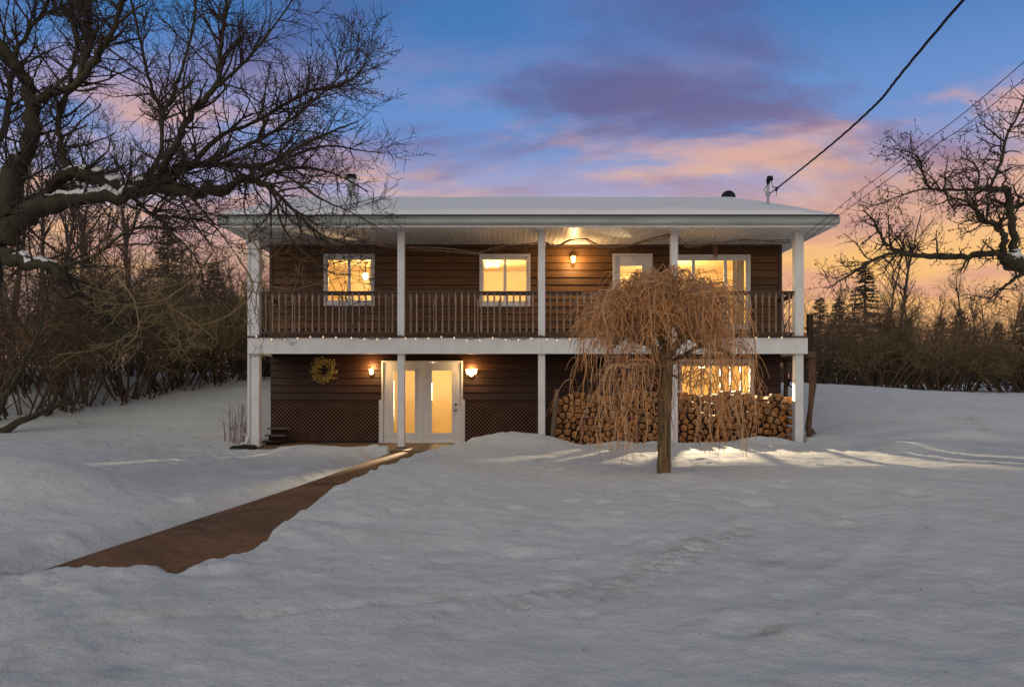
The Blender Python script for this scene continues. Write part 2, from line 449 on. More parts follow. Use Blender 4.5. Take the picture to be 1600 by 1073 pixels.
# log ends: split faces, each log a little different
M_logend, t, p = new_mat('log_end')
p.inputs['Roughness'].default_value = 0.75; p.inputs['Specular IOR Level'].default_value = 0.2
c = t.nodes.new('ShaderNodeTexCoord'); oi = t.nodes.new('ShaderNodeObjectInfo')
rp = t.nodes.new('ShaderNodeValToRGB'); el = rp.color_ramp.elements
for q in range(3): el.new(0.5)
for e, (ps, cl) in zip(el, [(0, (0.36, 0.17, 0.065, 1)), (0.3, (0.62, 0.29, 0.10, 1)), (0.55, (0.55, 0.22, 0.065, 1)), (0.8, (0.55, 0.31, 0.13, 1)), (1, (0.30, 0.15, 0.07, 1))]):
    e.position = ps; e.color = cl
t.links.new(oi.outputs['Random'], rp.inputs[0])
g = tmix(t, trange(t, tnoise(t, c.outputs['Object'], 26, 5, 0.6, 1.5), 0.38, 0.62, 0, 0.9), rp.outputs[0], (0.13, 0.06, 0.028, 1))
t.links.new(g, p.inputs['Base Color'])
bb = t.nodes.new('ShaderNodeBump'); bb.inputs['Strength'].default_value = 0.7; bb.inputs['Distance'].default_value = 0.01
t.links.new(tnoise(t, c.outputs['Object'], 40, 4), bb.inputs['Height']); t.links.new(bb.outputs[0], p.inputs['Normal'])

# glass: thin pane, mostly clear with a fresnel reflection
M_glass = bpy.data.materials.new('window_glass'); M_glass.use_nodes = True
t = M_glass.node_tree; t.nodes.clear()
tr = t.nodes.new('ShaderNodeBsdfTransparent'); tr.inputs[0].default_value = (0.96, 0.95, 0.92, 1)
gs = t.nodes.new('ShaderNodeBsdfGlossy'); gs.inputs['Roughness'].default_value = 0.03
fr = t.nodes.new('ShaderNodeFresnel'); fr.inputs[0].default_value = 1.5
ms = t.nodes.new('ShaderNodeMixShader'); t.links.new(fr.outputs[0], ms.inputs[0])
t.links.new(tr.outputs[0], ms.inputs[1]); t.links.new(gs.outputs[0], ms.inputs[2])
ou = t.nodes.new('ShaderNodeOutputMaterial'); t.links.new(ms.outputs[0], ou.inputs[0])
M_lampglass = emissive('lamp_glass', (1.0, 0.62, 0.24), 5.0)
M_globe = emissive('globe_glass', (1.0, 0.86, 0.60), 4.0)
M_fairy = emissive('fairy_bulb', (1.0, 0.74, 0.50), 0.75)

# ================================================================== ground
PATH_L = [(-3.72, 5.50), (-3.10, 11.0), (-2.72, 15.6), (-3.0, 16.9)]           # left edge of the walk
PATH_R = [(-2.42, 5.50), (-1.80, 11.0), (-1.20, 15.6), (-1.0, 17.3)]
SNOW_R = [(-2.55, 5.53), (-2.36, 6.05), (-2.30, 7.3), (-2.28, 9.0), (-2.20, 11.2), (-2.02, 12.9), (-1.75, 14.2), (-1.28, 15.5), (-0.85, 16.5), (-0.55, 17.4)]
BERM = [(-3.4, 3.95), (-1.93, 4.44), (-0.43, 4.92), (0.46, 5.25), (1.03, 5.95), (1.55, 6.7), (1.95, 7.05)]
TRACK2 = [(4.9, 9.0), (3.9, 7.1), (2.6, 5.6), (1.9, 4.9)]
PITS = []
for k in range(95):
    a = rnd.uniform(0, 1)
    yy = rnd.uniform(4.0, 13.5); xx = rnd.uniform(-0.62, 0.72)*yy
    if -4.1 < xx < -1.9 and yy > 5: continue
    PITS.append((xx, yy, rnd.uniform(0.03, 0.10), rnd.uniform(0.008, 0.03)))
for (a, b, r, h) in [(650,788,.16,.07),(845,858,.22,.05),(700,852,.25,.03),(940,797,.12,.07),(1090,852,.12,.07),(1185,795,.2,.09),(1300,815,.25,.09),(1210,858,.28,.04),(1170,965,.2,.05),(1340,790,.3,.06),(1430,650,.5,.06),(1290,640,.6,.08)]:
    yy = 1.36*FPX/(b-605); PITS.append(((a-800)/FPX*yy, yy, r, h*0.55))
for k in range(9):
    PITS.append((3.0+0.42*k+(0.12 if k % 2 else -0.12), 8.9+0.62*k, 0.11, 0.05))
for k in range(7):
    PITS.append((-1.2+0.62*k, 7.6+0.16*k+(0.14 if k % 2 else -0.1), 0.10, 0.035))
STAINS = [(1220, 858, .22), (1515, 670, .55), (1555, 735, .6), (1540, 688, .4), (850, 912, .12), (890, 900, .12), (1480, 700, .35), (1090, 858, .12), (30, 870, .3), (710, 935, .1), (1200, 965, .15)]

def terrain(x, y):
    h = 0.055 + 0.0*x
    # the lawn climbs past the sides of the house
    rise = 1.62*sstep(16.6, 28.5, y)
    rise = rise*(1-0.30*sstep(9, 19, x))
    h = h + rise + 0.016*np.clip(y-28.5, 0, 500)*(1-0.5*sstep(60, 200, y))
    h = h + 0.055*np.clip(-x-6.0, 0, 40)*sstep(8, 15, y)*(1-0.6*sstep(24, 40, y))
    h = h + 0.02*np.clip(x-7.0, 0, 40)*sstep(8, 14, y)*(1-sstep(20, 30, y))
    # raised unshovelled snow between the walk and the wood stack
    bank = sstep(5.6, 8.2, y - 0.22*np.clip(x, -3, 8))*(1-sstep(5.5, 9.0, x))*sstep(-4.0, -2.0, x)
    h = h + 0.13*bank
    h = h + 0.10*np.exp(-((y-9.9-0.12*np.sin(x*1.7))/0.75)**2)*sstep(0.2, 1.6, x)*(1-sstep(5, 7.5, x))
    h = h - 0.05*np.exp(-((y-12.6)/1.6)**2)*sstep(0.8, 2, x)*(1-sstep(5.5, 7.5, x))
    # thrown-up heaps beside the walk and the posts
    def heap(cx, cy, rx, ry, a): return a*np.exp(-(((x-cx)/rx)**2 + ((y-cy)/ry)**2)**1.25)
    h = h + heap(0.10, 15.6, 1.10, 0.85, 0.30) + heap(-0.75, 14.2, 0.9, 1.0, 0.10)
    h = h + heap(-1.3, 10.2, 1.0, 2.2, 0.12)
    h = h + heap(-4.25, 16.0, 1.25, 0.55, 0.17)
    h = h + heap(-6.3, 9.0, 1.6, 1.3, 0.56) + heap(-4.9, 8.2, 1.0, 1.0, 0.06)
    h = h + heap(5.75, 16.7, 0.65, 0.35, 0.17) + heap(2.3, 16.75, 0.35, 0.25, 0.07) + heap(7.6, 17.4, 0.9, 0.9, 0.13) + heap(3.6, 16.8, .6, .2, .04)
    h = h + heap(8.3, 15.6, 0.7, 0.6, 0.16) + heap(11.0, 17.6, 1.3, 0.6, 0.20) + heap(9.5, 17.5, 1.5, 2.2, 0.12) + heap(12.0, 21.0, 2.5, 2.0, 0.15)
    # tyre berm and treads in the drive
    d, s, side = seg_dist(x, y, BERM)
    rag = 0.75 + 0.9*vnoise(x*5, y*5, 40)
    h = h - 0.016*rag*np.exp(-(d/0.05)**2)*sstep(0.2, 1.5, s) + np.where(side > 0, 0.012, 0)*sstep(0, 0.05, d)*np.exp(-(d/0.5)**2)*sstep(0.2, 1.5, s)
    tread = np.maximum(np.sin(s*2*math.pi/0.14 + 9*d*side), -0.4)*0.030
    h = h + tread*sstep(2.4, 4.0, s)*(d < 0.42)*(side < 0)*sstep(0.02, 0.08, d)*sstep(0.42, 0.3, d)*(0.7+vnoise(x*3, y*3, 8))
    h = h + 0.035*np.exp(-(((x-1.45)/0.4)**2+((y-6.75)/0.25)**2))*(0.7+1.6*vnoise(x*7, y*7, 44))
    d2, s2, sd2 = seg_dist(x, y, TRACK2)
    h = h - 0.03*np.exp(-(d2/0.10)**2)*(0.5+vnoise(x*2, y*2, 91)) + 0.012*np.exp(-((d2-0.2)/0.08)**2)
    # pits, footprints
    pit_n = fbm(x*4.0, y*4.0, 61, 3)
    for (cx_, cy_, r, a) in PITS:
        q = ((x-cx_)/r)**2 + ((y-cy_)/(r*0.8))**2
        q = q*(1+0.9*pit_n)
        h = h - a*np.exp(-q*q) + a*0.12*np.exp(-((np.sqrt(np.maximum(q, 0))-1.4)/0.4)**2)
    near = 1-sstep(25, 60, y)
    h = h + 0.085*fbm(x*0.30+5, y*0.30, 3, 4)*(0.5+0.5*near) + 0.040*fbm(x*1.3, y*1.3, 17, 5)*near
    h = h + 0.024*fbm(x*5.0, y*5.0, 29, 3)*near*(0.45+1.3*np.clip(fbm(x*0.5, y*0.5, 33, 2)+0.35, 0, 1))
    # lumpy shovelled edge near the walk
    dl, sl, sdl = seg_dist(x, y, PATH_L[:3]); dr, sr, sdr = seg_dist(x, y, SNOW_R)
    lump = 0.085*np.maximum(fbm(x*3.6, y*3.6, 55, 4), -0.1)
    h = h + lump*(np.exp(-(dl/0.7)**2) + np.exp(-(dr/0.9)**2))
    # the cleared walk: inside when right of the left edge and left of the snow edge
    jl = 0.10*fbm(x*2.2, y*2.2, 71, 4); jr = 0.11*fbm(x*1.4, y*1.4, 77, 4)
    inside_l = -sdl*dl + jl*0.4          # >0 on the right of the left edge
    inside_r = sdr*dr + jr               # >0 on the left of the right edge
    y0 = 5.56 + 0.10*fbm(x*2.0, y*0+3, 5, 3) + 0.10*np.clip(x+3.7, 0, 1)*np.clip(-2.4-x, 0, 1)
    depth = np.minimum(np.minimum(inside_l, inside_r), y-y0)
    depth = np.where(y > 17.2, -1, depth)
    cut = np.where(inside_l < np.minimum(inside_r, y-y0), sstep(-0.50, 0.02, depth)**0.8, sstep(-0.20, 0.02, depth))
    # landing and porch are clear of snow
    porch = np.minimum(np.minimum(x-(-5.98), 6.75-x), np.minimum(y-(16.95+0.14*fbm(x*1.5, y*0, 6, 3)), YBACK-0.3-y))
    landing = np.minimum(np.minimum(x-(-2.95), -0.85-x), np.minimum(y-16.3, 17.6-y))
    cut = np.maximum(cut, sstep(-0.22, 0.02, porch)); cut = np.maximum(cut, sstep(-0.2, 0.02, landing))
    return h*(1-cut) + (-0.10)*cut

def axis(segs):
    out = [segs[0][0]]
    for a, b, st in segs:
        n = max(1, int(round((b-a)/st))); out += list(a+(b-a)*(np.arange(n)+1)/n)
    return np.array(out)
gx = axis([(-900,-200,100),(-200,-60,10),(-60,-25,1.2),(-25,-9,0.30),(-9,-7,0.08),(-7,7.5,0.042),(7.5,10,0.09),(10,25,0.3),(25,60,1.2),(60,200,10),(200,900,100)])
gy = axis([(-40,0,4),(0,2.8,0.4),(2.8,14,0.045),(14,18,0.05),(18,30,0.22),(30,60,0.8),(60,200,8),(200,1600,100)])
GX, GY = np.meshgrid(gx, gy)
GZ = terrain(GX, GY)
nx, ny = len(gx), len(gy)
idx = np.arange(nx*ny).reshape(ny, nx)
quads = np.stack([idx[:-1,:-1], idx[:-1,1:], idx[1:,1:], idx[1:,:-1]], -1).reshape(-1, 4)
me = fast_mesh('snow_ground', np.stack([GX, GY, GZ], -1).reshape(-1, 3), quads)
dirt = np.zeros(GX.shape)
for (a, b, r) in STAINS:
    yy = 1.33*FPX/(b-605) if b > 760 else 16+ (735-b)*0.06
    xx = (a-800)/FPX*yy
    dirt = np.maximum(dirt, 0.55*np.exp(-(((GX-xx)/r)**2+((GY-yy)/(r*0.8))**2)))
dl, sl, sdl = seg_dist(GX, GY, PATH_L[:3])
dirt = np.maximum(dirt, 0.6*np.exp(-((dl-0.02)/0.07)**2))
db, sb, sdb = seg_dist(GX, GY, BERM)
dirt = np.maximum(dirt, 0.30*np.exp(-(db/0.07)**2)*sstep(0.3, 1.2, sb)); dirt = np.maximum(dirt, 0.34*(sdb < 0)*np.exp(-((db-0.2)/0.2)**2)*sstep(2.6, 4, sb))
dirt = np.maximum(dirt, 0.5*np.clip(fbm(GX*0.9, GY*0.9, 83, 4)-0.22, 0, 1)*(GY < 9))
at_ = me.attributes.new('dirt', 'FLOAT', 'POINT'); at_.data.foreach_set('value', dirt.ravel().astype(np.float32))
me.materials.append(M_snow)
tag(put('snow_ground', me), kind='structure')
def ground_z(x, y): return float(terrain(np.array([x], float), np.array([y], float))[0])

# the brown walk: a slab with slightly wavering edges, and the porch slab
def slab_mesh(name, Ls, Rs, z, thick=0.12, n=60):
    def lerp_poly(P, t):
        ys = np.array([q[1] for q in P]); xs = np.array([q[0] for q in P])
        y = ys[0] + (ys[-1]-ys[0])*t; return np.interp(y, ys, xs), y
    V = []; Q = []
    for i in range(n+1):
        t_ = i/n; (xl, yl), (xr, yr) = lerp_poly(Ls, t_), lerp_poly(Rs, t_)
        for j in range(9):
            s = j/8; x = xl+(xr-xl)*s; y = yl+(yr-yl)*s
            V.append((x, y, z + 0.006*float(fbm(np.array([x*1.5]), np.array([y*1.5]), 5, 3)[0])))
    for i in range(n):
        for j in range(8):
            a = i*9+j; Q.append((a, a+1, a+10, a+9))
    b = len(V); V += [(x, y, z-thick) for x, y, _ in V]
    for i in range(n):
        a = i*9; Q.append((a, a+9, a+9+b, a+b)); a += 8; Q.append((a+9, a, a+b, a+9+b))
    Q.append((0, b, b+8, 8))
    return fast_mesh(name, V, Q, smooth=False)
Lw = [(-3.78, 5.44), (-3.12, 11.0), (-2.74, 15.6), (-2.66, 16.52)]
Rw = [(-1.9, 5.30), (-1.70, 11.0), (-1.00, 15.6), (-0.6, 16.52)]
tag(put('path', slab_mesh('path', Lw, Rw, 0.0), M_concrete), kind='structure')
sl_ = MB(); sl_.box(BX0+0.03, BX1-0.03, 16.56, YW+0.05, -0.16, 0.035)
tag(sl_.build('porch_slab', M_slab), kind='structure')

# ================================================================== the house
HX = (WX0+WX1)/2
house = root('house', (HX, YW, 0), 'two-storey brown house with white porch posts, balcony and snowy roof', 'house')
Z_BT, Z_BB = pz_(527), pz_(552.5)       # beam top and bottom
Z_C = 5.09                              # porch ceiling
# openings on the front wall: name, px left, px right, py top, py bottom
O_UP = {'w1': (510, 582, 401, 474.5), 'w2': (753, 825, 401, 475.5), 'door': (960, 1016, 400, 527), 'w3': (1052, 1168, 402, 511)}
O_LO = {'fd': (599, 721, 566, 692.5), 'w4': (1064, 1173, 564.5, 619)}
def rect(o): return (wx_(o[0]), wx_(o[1]), wz_(o[3]), wz_(o[2]))
RU = {k: rect(v) for k, v in O_UP.items()}; RL = {k: rect(v) for k, v in O_LO.items()}
def cells(x0, x1, z0, z1, holes):
    xs = sorted({x0, x1, *[h[0] for h in holes], *[h[1] for h in holes]})
    out = []
    for a, b in zip(xs[:-1], xs[1:]):
        zs = [z0]
        for h in sorted((h for h in holes if h[0] < (a+b)/2 < h[1]), key=lambda h: h[2]): zs += [max(h[2], z0), h[3]]
        zs.append(z1)
        for c_, d_ in zip(zs[0::2], zs[1::2]):
            if d_-c_ > 0.01: out.append((a, b, c_, d_))
    return out
def wall_part(label, z0, z1, holes, sid_z0, rowh, mat):
    w = MB()
    for a, b, c_, d_ in cells(WX0, WX1, z0, z1, holes): w.box(a, b, YW, YW+0.14, c_, d_)
    wo_ = w.build('wall', M_shadowgap, house)
    wo_['label'] = label
    nrow = int(math.ceil((z1-sid_z0)/rowh))
    for r in range(nrow):
        a0 = sid_z0+r*rowh; a1 = min(a0+rowh, z1)
        for (a, b, c_, d_) in cells(WX0, WX1, a0, a1, [h for h in holes if h[3] > a0 and h[2] < a1]):
            # long runs are made of more than one plank, butted
            parts_ = [a]
            while b-parts_[-1] > 4.2: parts_.append(parts_[-1]+rnd.uniform(2.2, 3.8))
            if b-parts_[-1] < 0.4 and len(parts_) > 1: parts_.pop()
            parts_.append(b)
            for u0, u1 in zip(parts_[:-1], parts_[1:]):
                t0 = (c_-a0)/rowh; t1 = (d_-a0)/rowh
                y_b = YW-0.034+0.028*t0 - rnd.uniform(0, 0.003); y_t = YW-0.034+0.028*t1
                m = MB(); g_ = 0.0015
                m.profx([(y_b, c_+0.013), (YW-0.0015, c_+0.013), (YW-0.0015, d_), (y_t, d_)], u0+g_, u1-g_)
                m.build('siding_board', mat, wo_)
    return wo_
wall_part('upper wall of brown horizontal boards behind the balcony', Z_BT-0.05, Z_C+0.02, list(RU.values()), Z_BT-0.05, 0.187, M_siding)
wall_part('lower wall with lattice skirting, porch shade in its colour', -0.1, Z_BT-0.06, list(RL.values()), wz_(625), 0.187, M_siding_shade)
# side and back walls, corner boards
m = MB(); m.box(WX0+0.001, WX0+0.14, YW+0.141, YBACK, -0.2, Z_C); m.build('side_wall', M_siding, house)
m = MB(); m.box(WX1-0.14, WX1-0.001, YW+0.141, YBACK, -0.2, Z_C); m.build('side_wall', M_siding, house)
m = MB(); m.box(WX0+0.141, WX1-0.141, YBACK-0.15, YBACK-0.002, -0.2, Z_C); m.build('back_wall', M_siding, house)
for x in (WX0-0.02, WX1-0.06):
    m = MB(); m.box(x, x+0.08, YW-0.045, YW+0.10, Z_BT-0.04, Z_C-0.002); m.build('corner_board', M_rail, house)
# floor between the storeys and the attic floor
m = MB(); m.box(WX0+0.145, WX1-0.145, YW+0.145, YBACK-0.155, Z_BB+0.05, Z_BT-0.02); m.build('floor_slab', M_darkwood, house)
m = MB(); m.box(WX0+0.003, WX1-0.003, YW+0.003, YBACK-0.004, Z_C+0.025, Z_C+0.10); m.build('attic_floor', M_darkwood, house)

# rooms behind the windows (open to the front)
def room(x0, x1, y1, z0, z1, mat=M_room):
    y0 = YW+0.142; th = 0.05
    r = MB()
    r.box(x0-th, x0, y0, y1, z0, z1); r.box(x1, x1+th, y0, y1, z0, z1); r.box(x0, x1, y1, y1+th, z0, z1); r.box(x0, x1, y0, y1, z1, z1+th)
    # inner lining of the front wall around the openings is the wall itself
    ro = r.build('room_wall', mat, house)
    f = MB(); f.box(x0, x1, y0, y1, z0-th, z0); f.build('room_floor', M_roomfloor, ro)
    return ro
Z_F2 = Z_BT+0.0
room(-5.9, -2.6, 22.6, Z_F2+0.06, 5.0)
room(-2.4, 1.3, 22.6, Z_F2+0.06, 5.0)
room(1.5, 6.6, 22.9, Z_F2+0.06, 5.0)
room(-4.6, 0.4, 22.2, 0.04, 2.24)
room(2.6, 6.6, 22.2, 0.04, 2.24)

def window(r, splits, fw=0.075, label=None, sill=True):
    x0, x1, z0, z1 = r
    b = 0.06
    w = MB()      # casing stands proud of the boards; butt joints
    w.box(x0-b, x1+b, YW-0.055, YW+0.02, z1-0.005, z1+b); w.box(x0-b, x1+b, YW-0.055, YW+0.02, z0-b, z0+0.005)
    w.box(x0-b, x0+0.005, YW-0.053, YW+0.02, z0+0.006, z1-0.006); w.box(x1-0.005, x1+b, YW-0.053, YW+0.02, z0+0.006, z1-0.006)
    wn = w.build('window', M_white, house)
    if label: wn['label'] = label
    xs = [x0+0.006]+[x0+(x1-x0)*s for s in splits]+[x1-0.006]
    for a, c_ in zip(xs[:-1], xs[1:]):
        f = MB(); q = fw*0.5; e = 0.0025
        f.box(a+e, c_-e, YW-0.028, YW+0.03, z1-0.008-fw, z1-0.007); f.box(a+e, c_-e, YW-0.028, YW+0.03, z0+0.007, z0+0.007+fw)
        f.box(a+e, a+q, YW-0.027, YW+0.03, z0+0.0075+fw, z1-0.0085-fw); f.box(c_-q, c_-e, YW-0.027, YW+0.03, z0+0.0075+fw, z1-0.0085-fw)
        f.build('frame', M_vinyl, wn)
        g_ = MB(); g_.box(a+q-0.004, c_-q+0.004, YW+0.004, YW+0.008, z0+fw, z1-fw); g_.build('pane', M_glass, wn)
    return wn
window(RU['w1'], [0.5], label='two-pane lit window, leftmost upstairs')
window(RU['w2'], [0.5], label='two-pane lit window in the middle upstairs')
window(RU['w3'], [0.27, 0.70], label='wide three-pane lit window upstairs on the right')
window(RL['w4'], [0.14, 0.29, 0.43, 0.57, 0.71, 0.86], fw=0.036, label='lit many-paned window behind the firewood, some bars added to cast stripes')  # extra glazing bars added so the light falls in stripes
def door_leaf(parent, x0, x1, z0, z1, gx0, gx1, gz0, gz1, knob=None):
    y0, y1 = YW-0.02, YW+0.025
    d = MB()
    d.box(x0, gx0, y0, y1, z0, z1); d.box(gx1, x1, y0, y1, z0, z1); d.box(gx0, gx1, y0, y1, z0, gz0); d.box(gx0, gx1, y0, y1, gz1, z1)
    leaf = d.build('door_leaf', M_white, parent)
    s = 0.035; f = MB()
    f.box(gx0-s, gx1+s, y0-0.014, y0-0.001, gz1, gz1+s); f.box(gx0-s, gx1+s, y0-0.014, y0-0.001, gz0-s, gz0)
    f.box(gx0-s, gx0, y0-0.013, y0-0.001, gz0+0.0005, gz1-0.0005); f.box(gx1, gx1+s, y0-0.013, y0-0.001, gz0+0.0005, gz1-0.0005)
    f.build('pane_frame', M_vinyl, leaf)
    g_ = MB(); g_.box(gx0+0.001, gx1-0.001, YW-0.002, YW+0.003, gz0+0.001, gz1-0.001); g_.build('pane', M_glass, leaf)
    if knob:
        for kz in knob[1]:
            k = MB(); k.tube([(knob[0], y0, kz), (knob[0], y0-0.03, kz), (knob[0], y0-0.035, kz), (knob[0], y0-0.075, kz)], [0.03, 0.03, 0.014, 0.032], 10)
            k.build('handle', M_chrome, leaf, True)
    return leaf
def casing(r, b, name, label):
    x0, x1, z0, z1 = r
    w = MB(); w.box(x0-b, x1+b, YW-0.06, YW+0.02, z1, z1+b)
    w.box(x0-b, x0, YW-0.058, YW+0.02, z0, z1-0.001); w.box(x1, x1+b, YW-0.058, YW+0.02, z0, z1-0.001)
    w.box(x0, x1, YW-0.056, YW+0.02, z0, z0+0.04)
    o = w.build(name, M_white, house); o['label'] = label
    return o
fd = casing(RL['fd'], 0.04, 'door', 'white double glass door onto the lower porch')
x0, x1, z0, z1 = RL['fd']
xm = wx_(659)
door_leaf(fd, x0+0.005, xm-0.012, z0+0.045, z1-0.006, wx_(615.5), wx_(648), wz_(676), wz_(579))
door_leaf(fd, xm+0.012, x1-0.005, z0+0.045, z1-0.006, wx_(675), wx_(706), wz_(676), wz_(579), (wx_(712.5), (wz_(631), wz_(640))))
m = MB(); m.box(xm-0.03, xm+0.03, YW-0.045, YW-0.022, z0+0.045, z1-0.006); m.build('centre_post', M_white, fd)
ud = casing(RU['door'], 0.05, 'door', 'white upstairs door with a tall glass pane')
x0, x1, z0, z1 = RU['door']
door_leaf(ud, x0+0.005, x1-0.005, z0+0.045, z1-0.006, wx_(969), wx_(1003), wz_(500), wz_(416), (wx_(1010), (wz_(465),)))
# lattice skirting with white end trim
def lattice(xa, xb, zb, zt):
    L = MB(); y0, y1 = YW-0.026, YW-0.014; w = 0.013; pitch = 0.10
    H = zt-zb
    for s in (0, 1):
        k = xa-H
        while k < xb:
            # slat from (k,zb) to (k+H,zt), clipped to the panel
            a, b = max(k, xa), min(k+H, xb)
            if b-a > 0.03:
                za, zb_ = zb+(a-k), zb+(b-k)
                if s: za, zb_ = zt-(a-k), zt-(b-k)
                o = w*0.7
                yy0, yy1 = (y0, y0+0.006) if s == 0 else (y0+0.007, y1)
                i = len(L.v)
                L.v += [(a, yy0, za-o), (b, yy0, zb_-o), (b, yy0, zb_+o), (a, yy0, za+o), (a, yy1, za-o), (b, yy1, zb_-o), (b, yy1, zb_+o), (a, yy1, za+o)]
                L.f += [tuple(i+j for j in q) for q in ((0,1,2,3),(7,6,5,4),(0,4,5,1),(3,2,6,7),(0,3,7,4),(1,5,6,2))]
            k += pitch
    lo = L.build('lattice', M_lattice, house); lo['kind'] = 'stuff'
    f = MB(); f.box(xa, xb, y0-0.012, YW-0.002, zt-0.0, zt+0.028); f.box(xa, xb, y0-0.012, YW-0.002, zb-0.05, zb)
    f.build('lattice_frame', M_darkwood, house)
    return lo
lattice(WX0+0.02, wx_(592), 0.10, wz_(626.5)); lattice(wx_(727), wx_(868), 0.10, wz_(626.5))
lattice(wx_(868)+0.01, WX1-0.02, 0.10, wz_(626.5))
for a in (592.5, 722.5):
    m = MB(); m.box(wx_(a), wx_(a+4), YW-0.05, YW-0.001, 0.03, wz_(624.5)); m.build('door_trim', M_white, house)

# porch beam (white boards butted), deck and balcony floor
seams = [BX0, px_(641), px_(846), px_(1062), BX1]
for a, b in zip(seams[:-1], seams[1:]):
    m = MB(); m.box(a+0.0015, b-0.0015, YP-0.02, YP+0.02, Z_BB, Z_BT-0.01); m.build('beam_board', M_white, house)
m = MB(); m.box(BX0+0.01, BX1-0.01, YP-0.05, YP-0.021, Z_BB-0.004, Z_BB+0.028); m.build('beam_trim', M_white, house)
for x in (BX0, BX1-0.04):
    m = MB(); m.box(x, x+0.04, YP+0.021, YW-0.05, Z_BB, Z_BT-0.01); m.build('beam_board', M_white, house)
m = MB(); m.box(BX0-0.01, BX1+0.01, YP-0.045, YW-0.05, Z_BT-0.008, Z_BT+0.03); m.build('deck', M_rail, house)
m = MB()
for k in range(11):
    y = YP+0.05+k*0.145; m.box(BX0+0.045, BX1-0.045, y, y+0.135, Z_BB+0.06, Z_BB+0.08)
dk_ = m.build('deck_underside', M_darkwood, house); dk_['kind'] = 'stuff'

# posts, in two tiers, feet on brackets
POSTS = [397.5, 626, 846.5, 1054.5, 1250]
for i, q in enumerate(POSTS):
    x = px_(q); w = 0.082 if i not in (0, 4) else 0.10
    y0 = YP+0.022
    m = MB(); m.bevbox(x-w, x+w, y0, y0+2*w, Z_BT+0.032, Z_C-0.002, 0.012); m.build('post', M_white, house)
    m = MB(); m.bevbox(x-w, x+w, y0+0.01, y0+2*w-0.01, 0.06, Z_BB+0.058, 0.012); po = m.build('post', M_white, house)
    m = MB(); m.box(x-w-0.02, x+w+0.02, y0-0.02, y0+2*w+0.02, 0.036, 0.062); m.build('foot_plate', M_rail, po)
# downspout at the left corner
m = MB(); x = px_(388.5)
m.tube([(x-0.02, YP-0.04, Z_C+0.1), (x-0.02, YP-0.04, 4.9), (x-0.0, YP+0.03, 4.7), (x-0.0, YP+0.03, 0.35), (x-0.05, YP-0.03, 0.16), (x-0.14, YP-0.12, 0.13)], 0.038, 6)
m.build('downspout', M_white, house)

# railings: bays between posts plus the two sides
Z_RT, Z_RB = pz_(455), pz_(519.5)
def baluster_mesh():
    h = Z_RT-Z_RB-0.03
    pr = [(0.021, 0.0), (0.021, h*0.24), (0.012, h*0.27), (0.017, h*0.30), (0.012, h*0.34), (0.0145, h*0.5), (0.012, h*0.66), (0.018, h*0.69), (0.013, h*0.72), (0.023, h*0.75), (0.023, h)]
    return MB().lathe(pr, n=8).mesh('baluster')
BM = baluster_mesh(); BM.materials.append(M_bal)
yR = YP+0.10
def railing(x0, x1, y0, y1, n):
    r = MB()
    if y0 == y1:
        r.box(x0, x1, y0-0.045, y0+0.045, Z_RT-0.022, Z_RT+0.012)
        r.box(x0, x1, y0-0.018, y0+0.018, Z_RT-0.085, Z_RT-0.0225)
    else:
        r.box(x0-0.045, x0+0.045, y0, y1, Z_RT-0.022, Z_RT+0.012); r.box(x0-0.018, x0+0.018, y0, y1, Z_RT-0.085, Z_RT-0.0225)
    ro = r.build('railing', M_rail, house)
    b = MB()
    if y0 == y1: b.box(x0, x1, y0-0.03, y0+0.03, Z_RB-0.03, Z_RB+0.012)
    else: b.box(x0-0.03, x0+0.03, y0, y1, Z_RB-0.03, Z_RB+0.012)
    b.build('bottom_rail', M_rail, ro)
    for k in range(n):
        s = (k+0.6)/(n+0.2)
        o = put('baluster', BM, None, ro, (x0+(x1-x0)*s, y0+(y1-y0)*s, Z_RB+0.012))
        o.rotation_euler = (0, 0, rnd.uniform(0, 1))
for (a, b, n) in [(407, 618.5, 20), (634, 839, 20), (854, 1047, 18), (1062, 1242, 17)]:
    railing(px_(a), px_(b), yR, yR, n)
railing(BX0+0.10, 0, YP+0.22, YW-0.05, 11); railing(BX1-0.10, 0, YP+0.22, YW-0.05, 11)

# ribbed soffit over the balcony (panels too narrow to tell apart singly)
EY = YP-0.49; EX0, EX1 = -6.62, 7.37
m = MB(); k = EX0+0.03; wd = 0.125
while k < EX1-0.03:
    e = min(k+wd, EX1-0.03)
    m.box(k, e-0.02, EY+0.05, YW-0.002, Z_C, Z_C+0.024); m.box(e-0.02, e, EY+0.05, YW-0.002, Z_C+0.016, Z_C+0.024)
    k = e
so = m.build('soffit', M_soffit, house); so['kind'] = 'stuff'
for xa, xb in ((EX0+0.03, WX0-0.003), (WX1+0.003, EX1-0.03)):
    m = MB(); m.box(xa, xb, YW-0.001, YBACK+0.3, Z_C, Z_C+0.018); m.build('side_soffit', M_soffit, house)
m = MB(); m.box(WX0, WX1, YW-0.05, YW-0.031, Z_C-0.05, Z_C-0.001); m.build('wall_trim', M_rail, house)
# fascia, gutter, drip edge
Z_E = 5.30
m = MB(); m.box(EX0, EX1, EY+0.02, EY+0.048, Z_C-0.015, Z_E-0.01); m.build('fascia', M_white, house)
m = MB(); m.profx([(EY+0.019, Z_C+0.045), (EY-0.045, Z_C+0.045), (EY-0.065, Z_C+0.075), (EY-0.075, Z_E-0.045), (EY-0.105, Z_E-0.03), (EY-0.105, Z_E-0.018), (EY-0.06, Z_E-0.018), (EY-0.05, Z_C+0.07), (EY+0.019, Z_C+0.07)], EX0-0.03, EX1+0.03)
m.build('gutter', M_gutter, house)
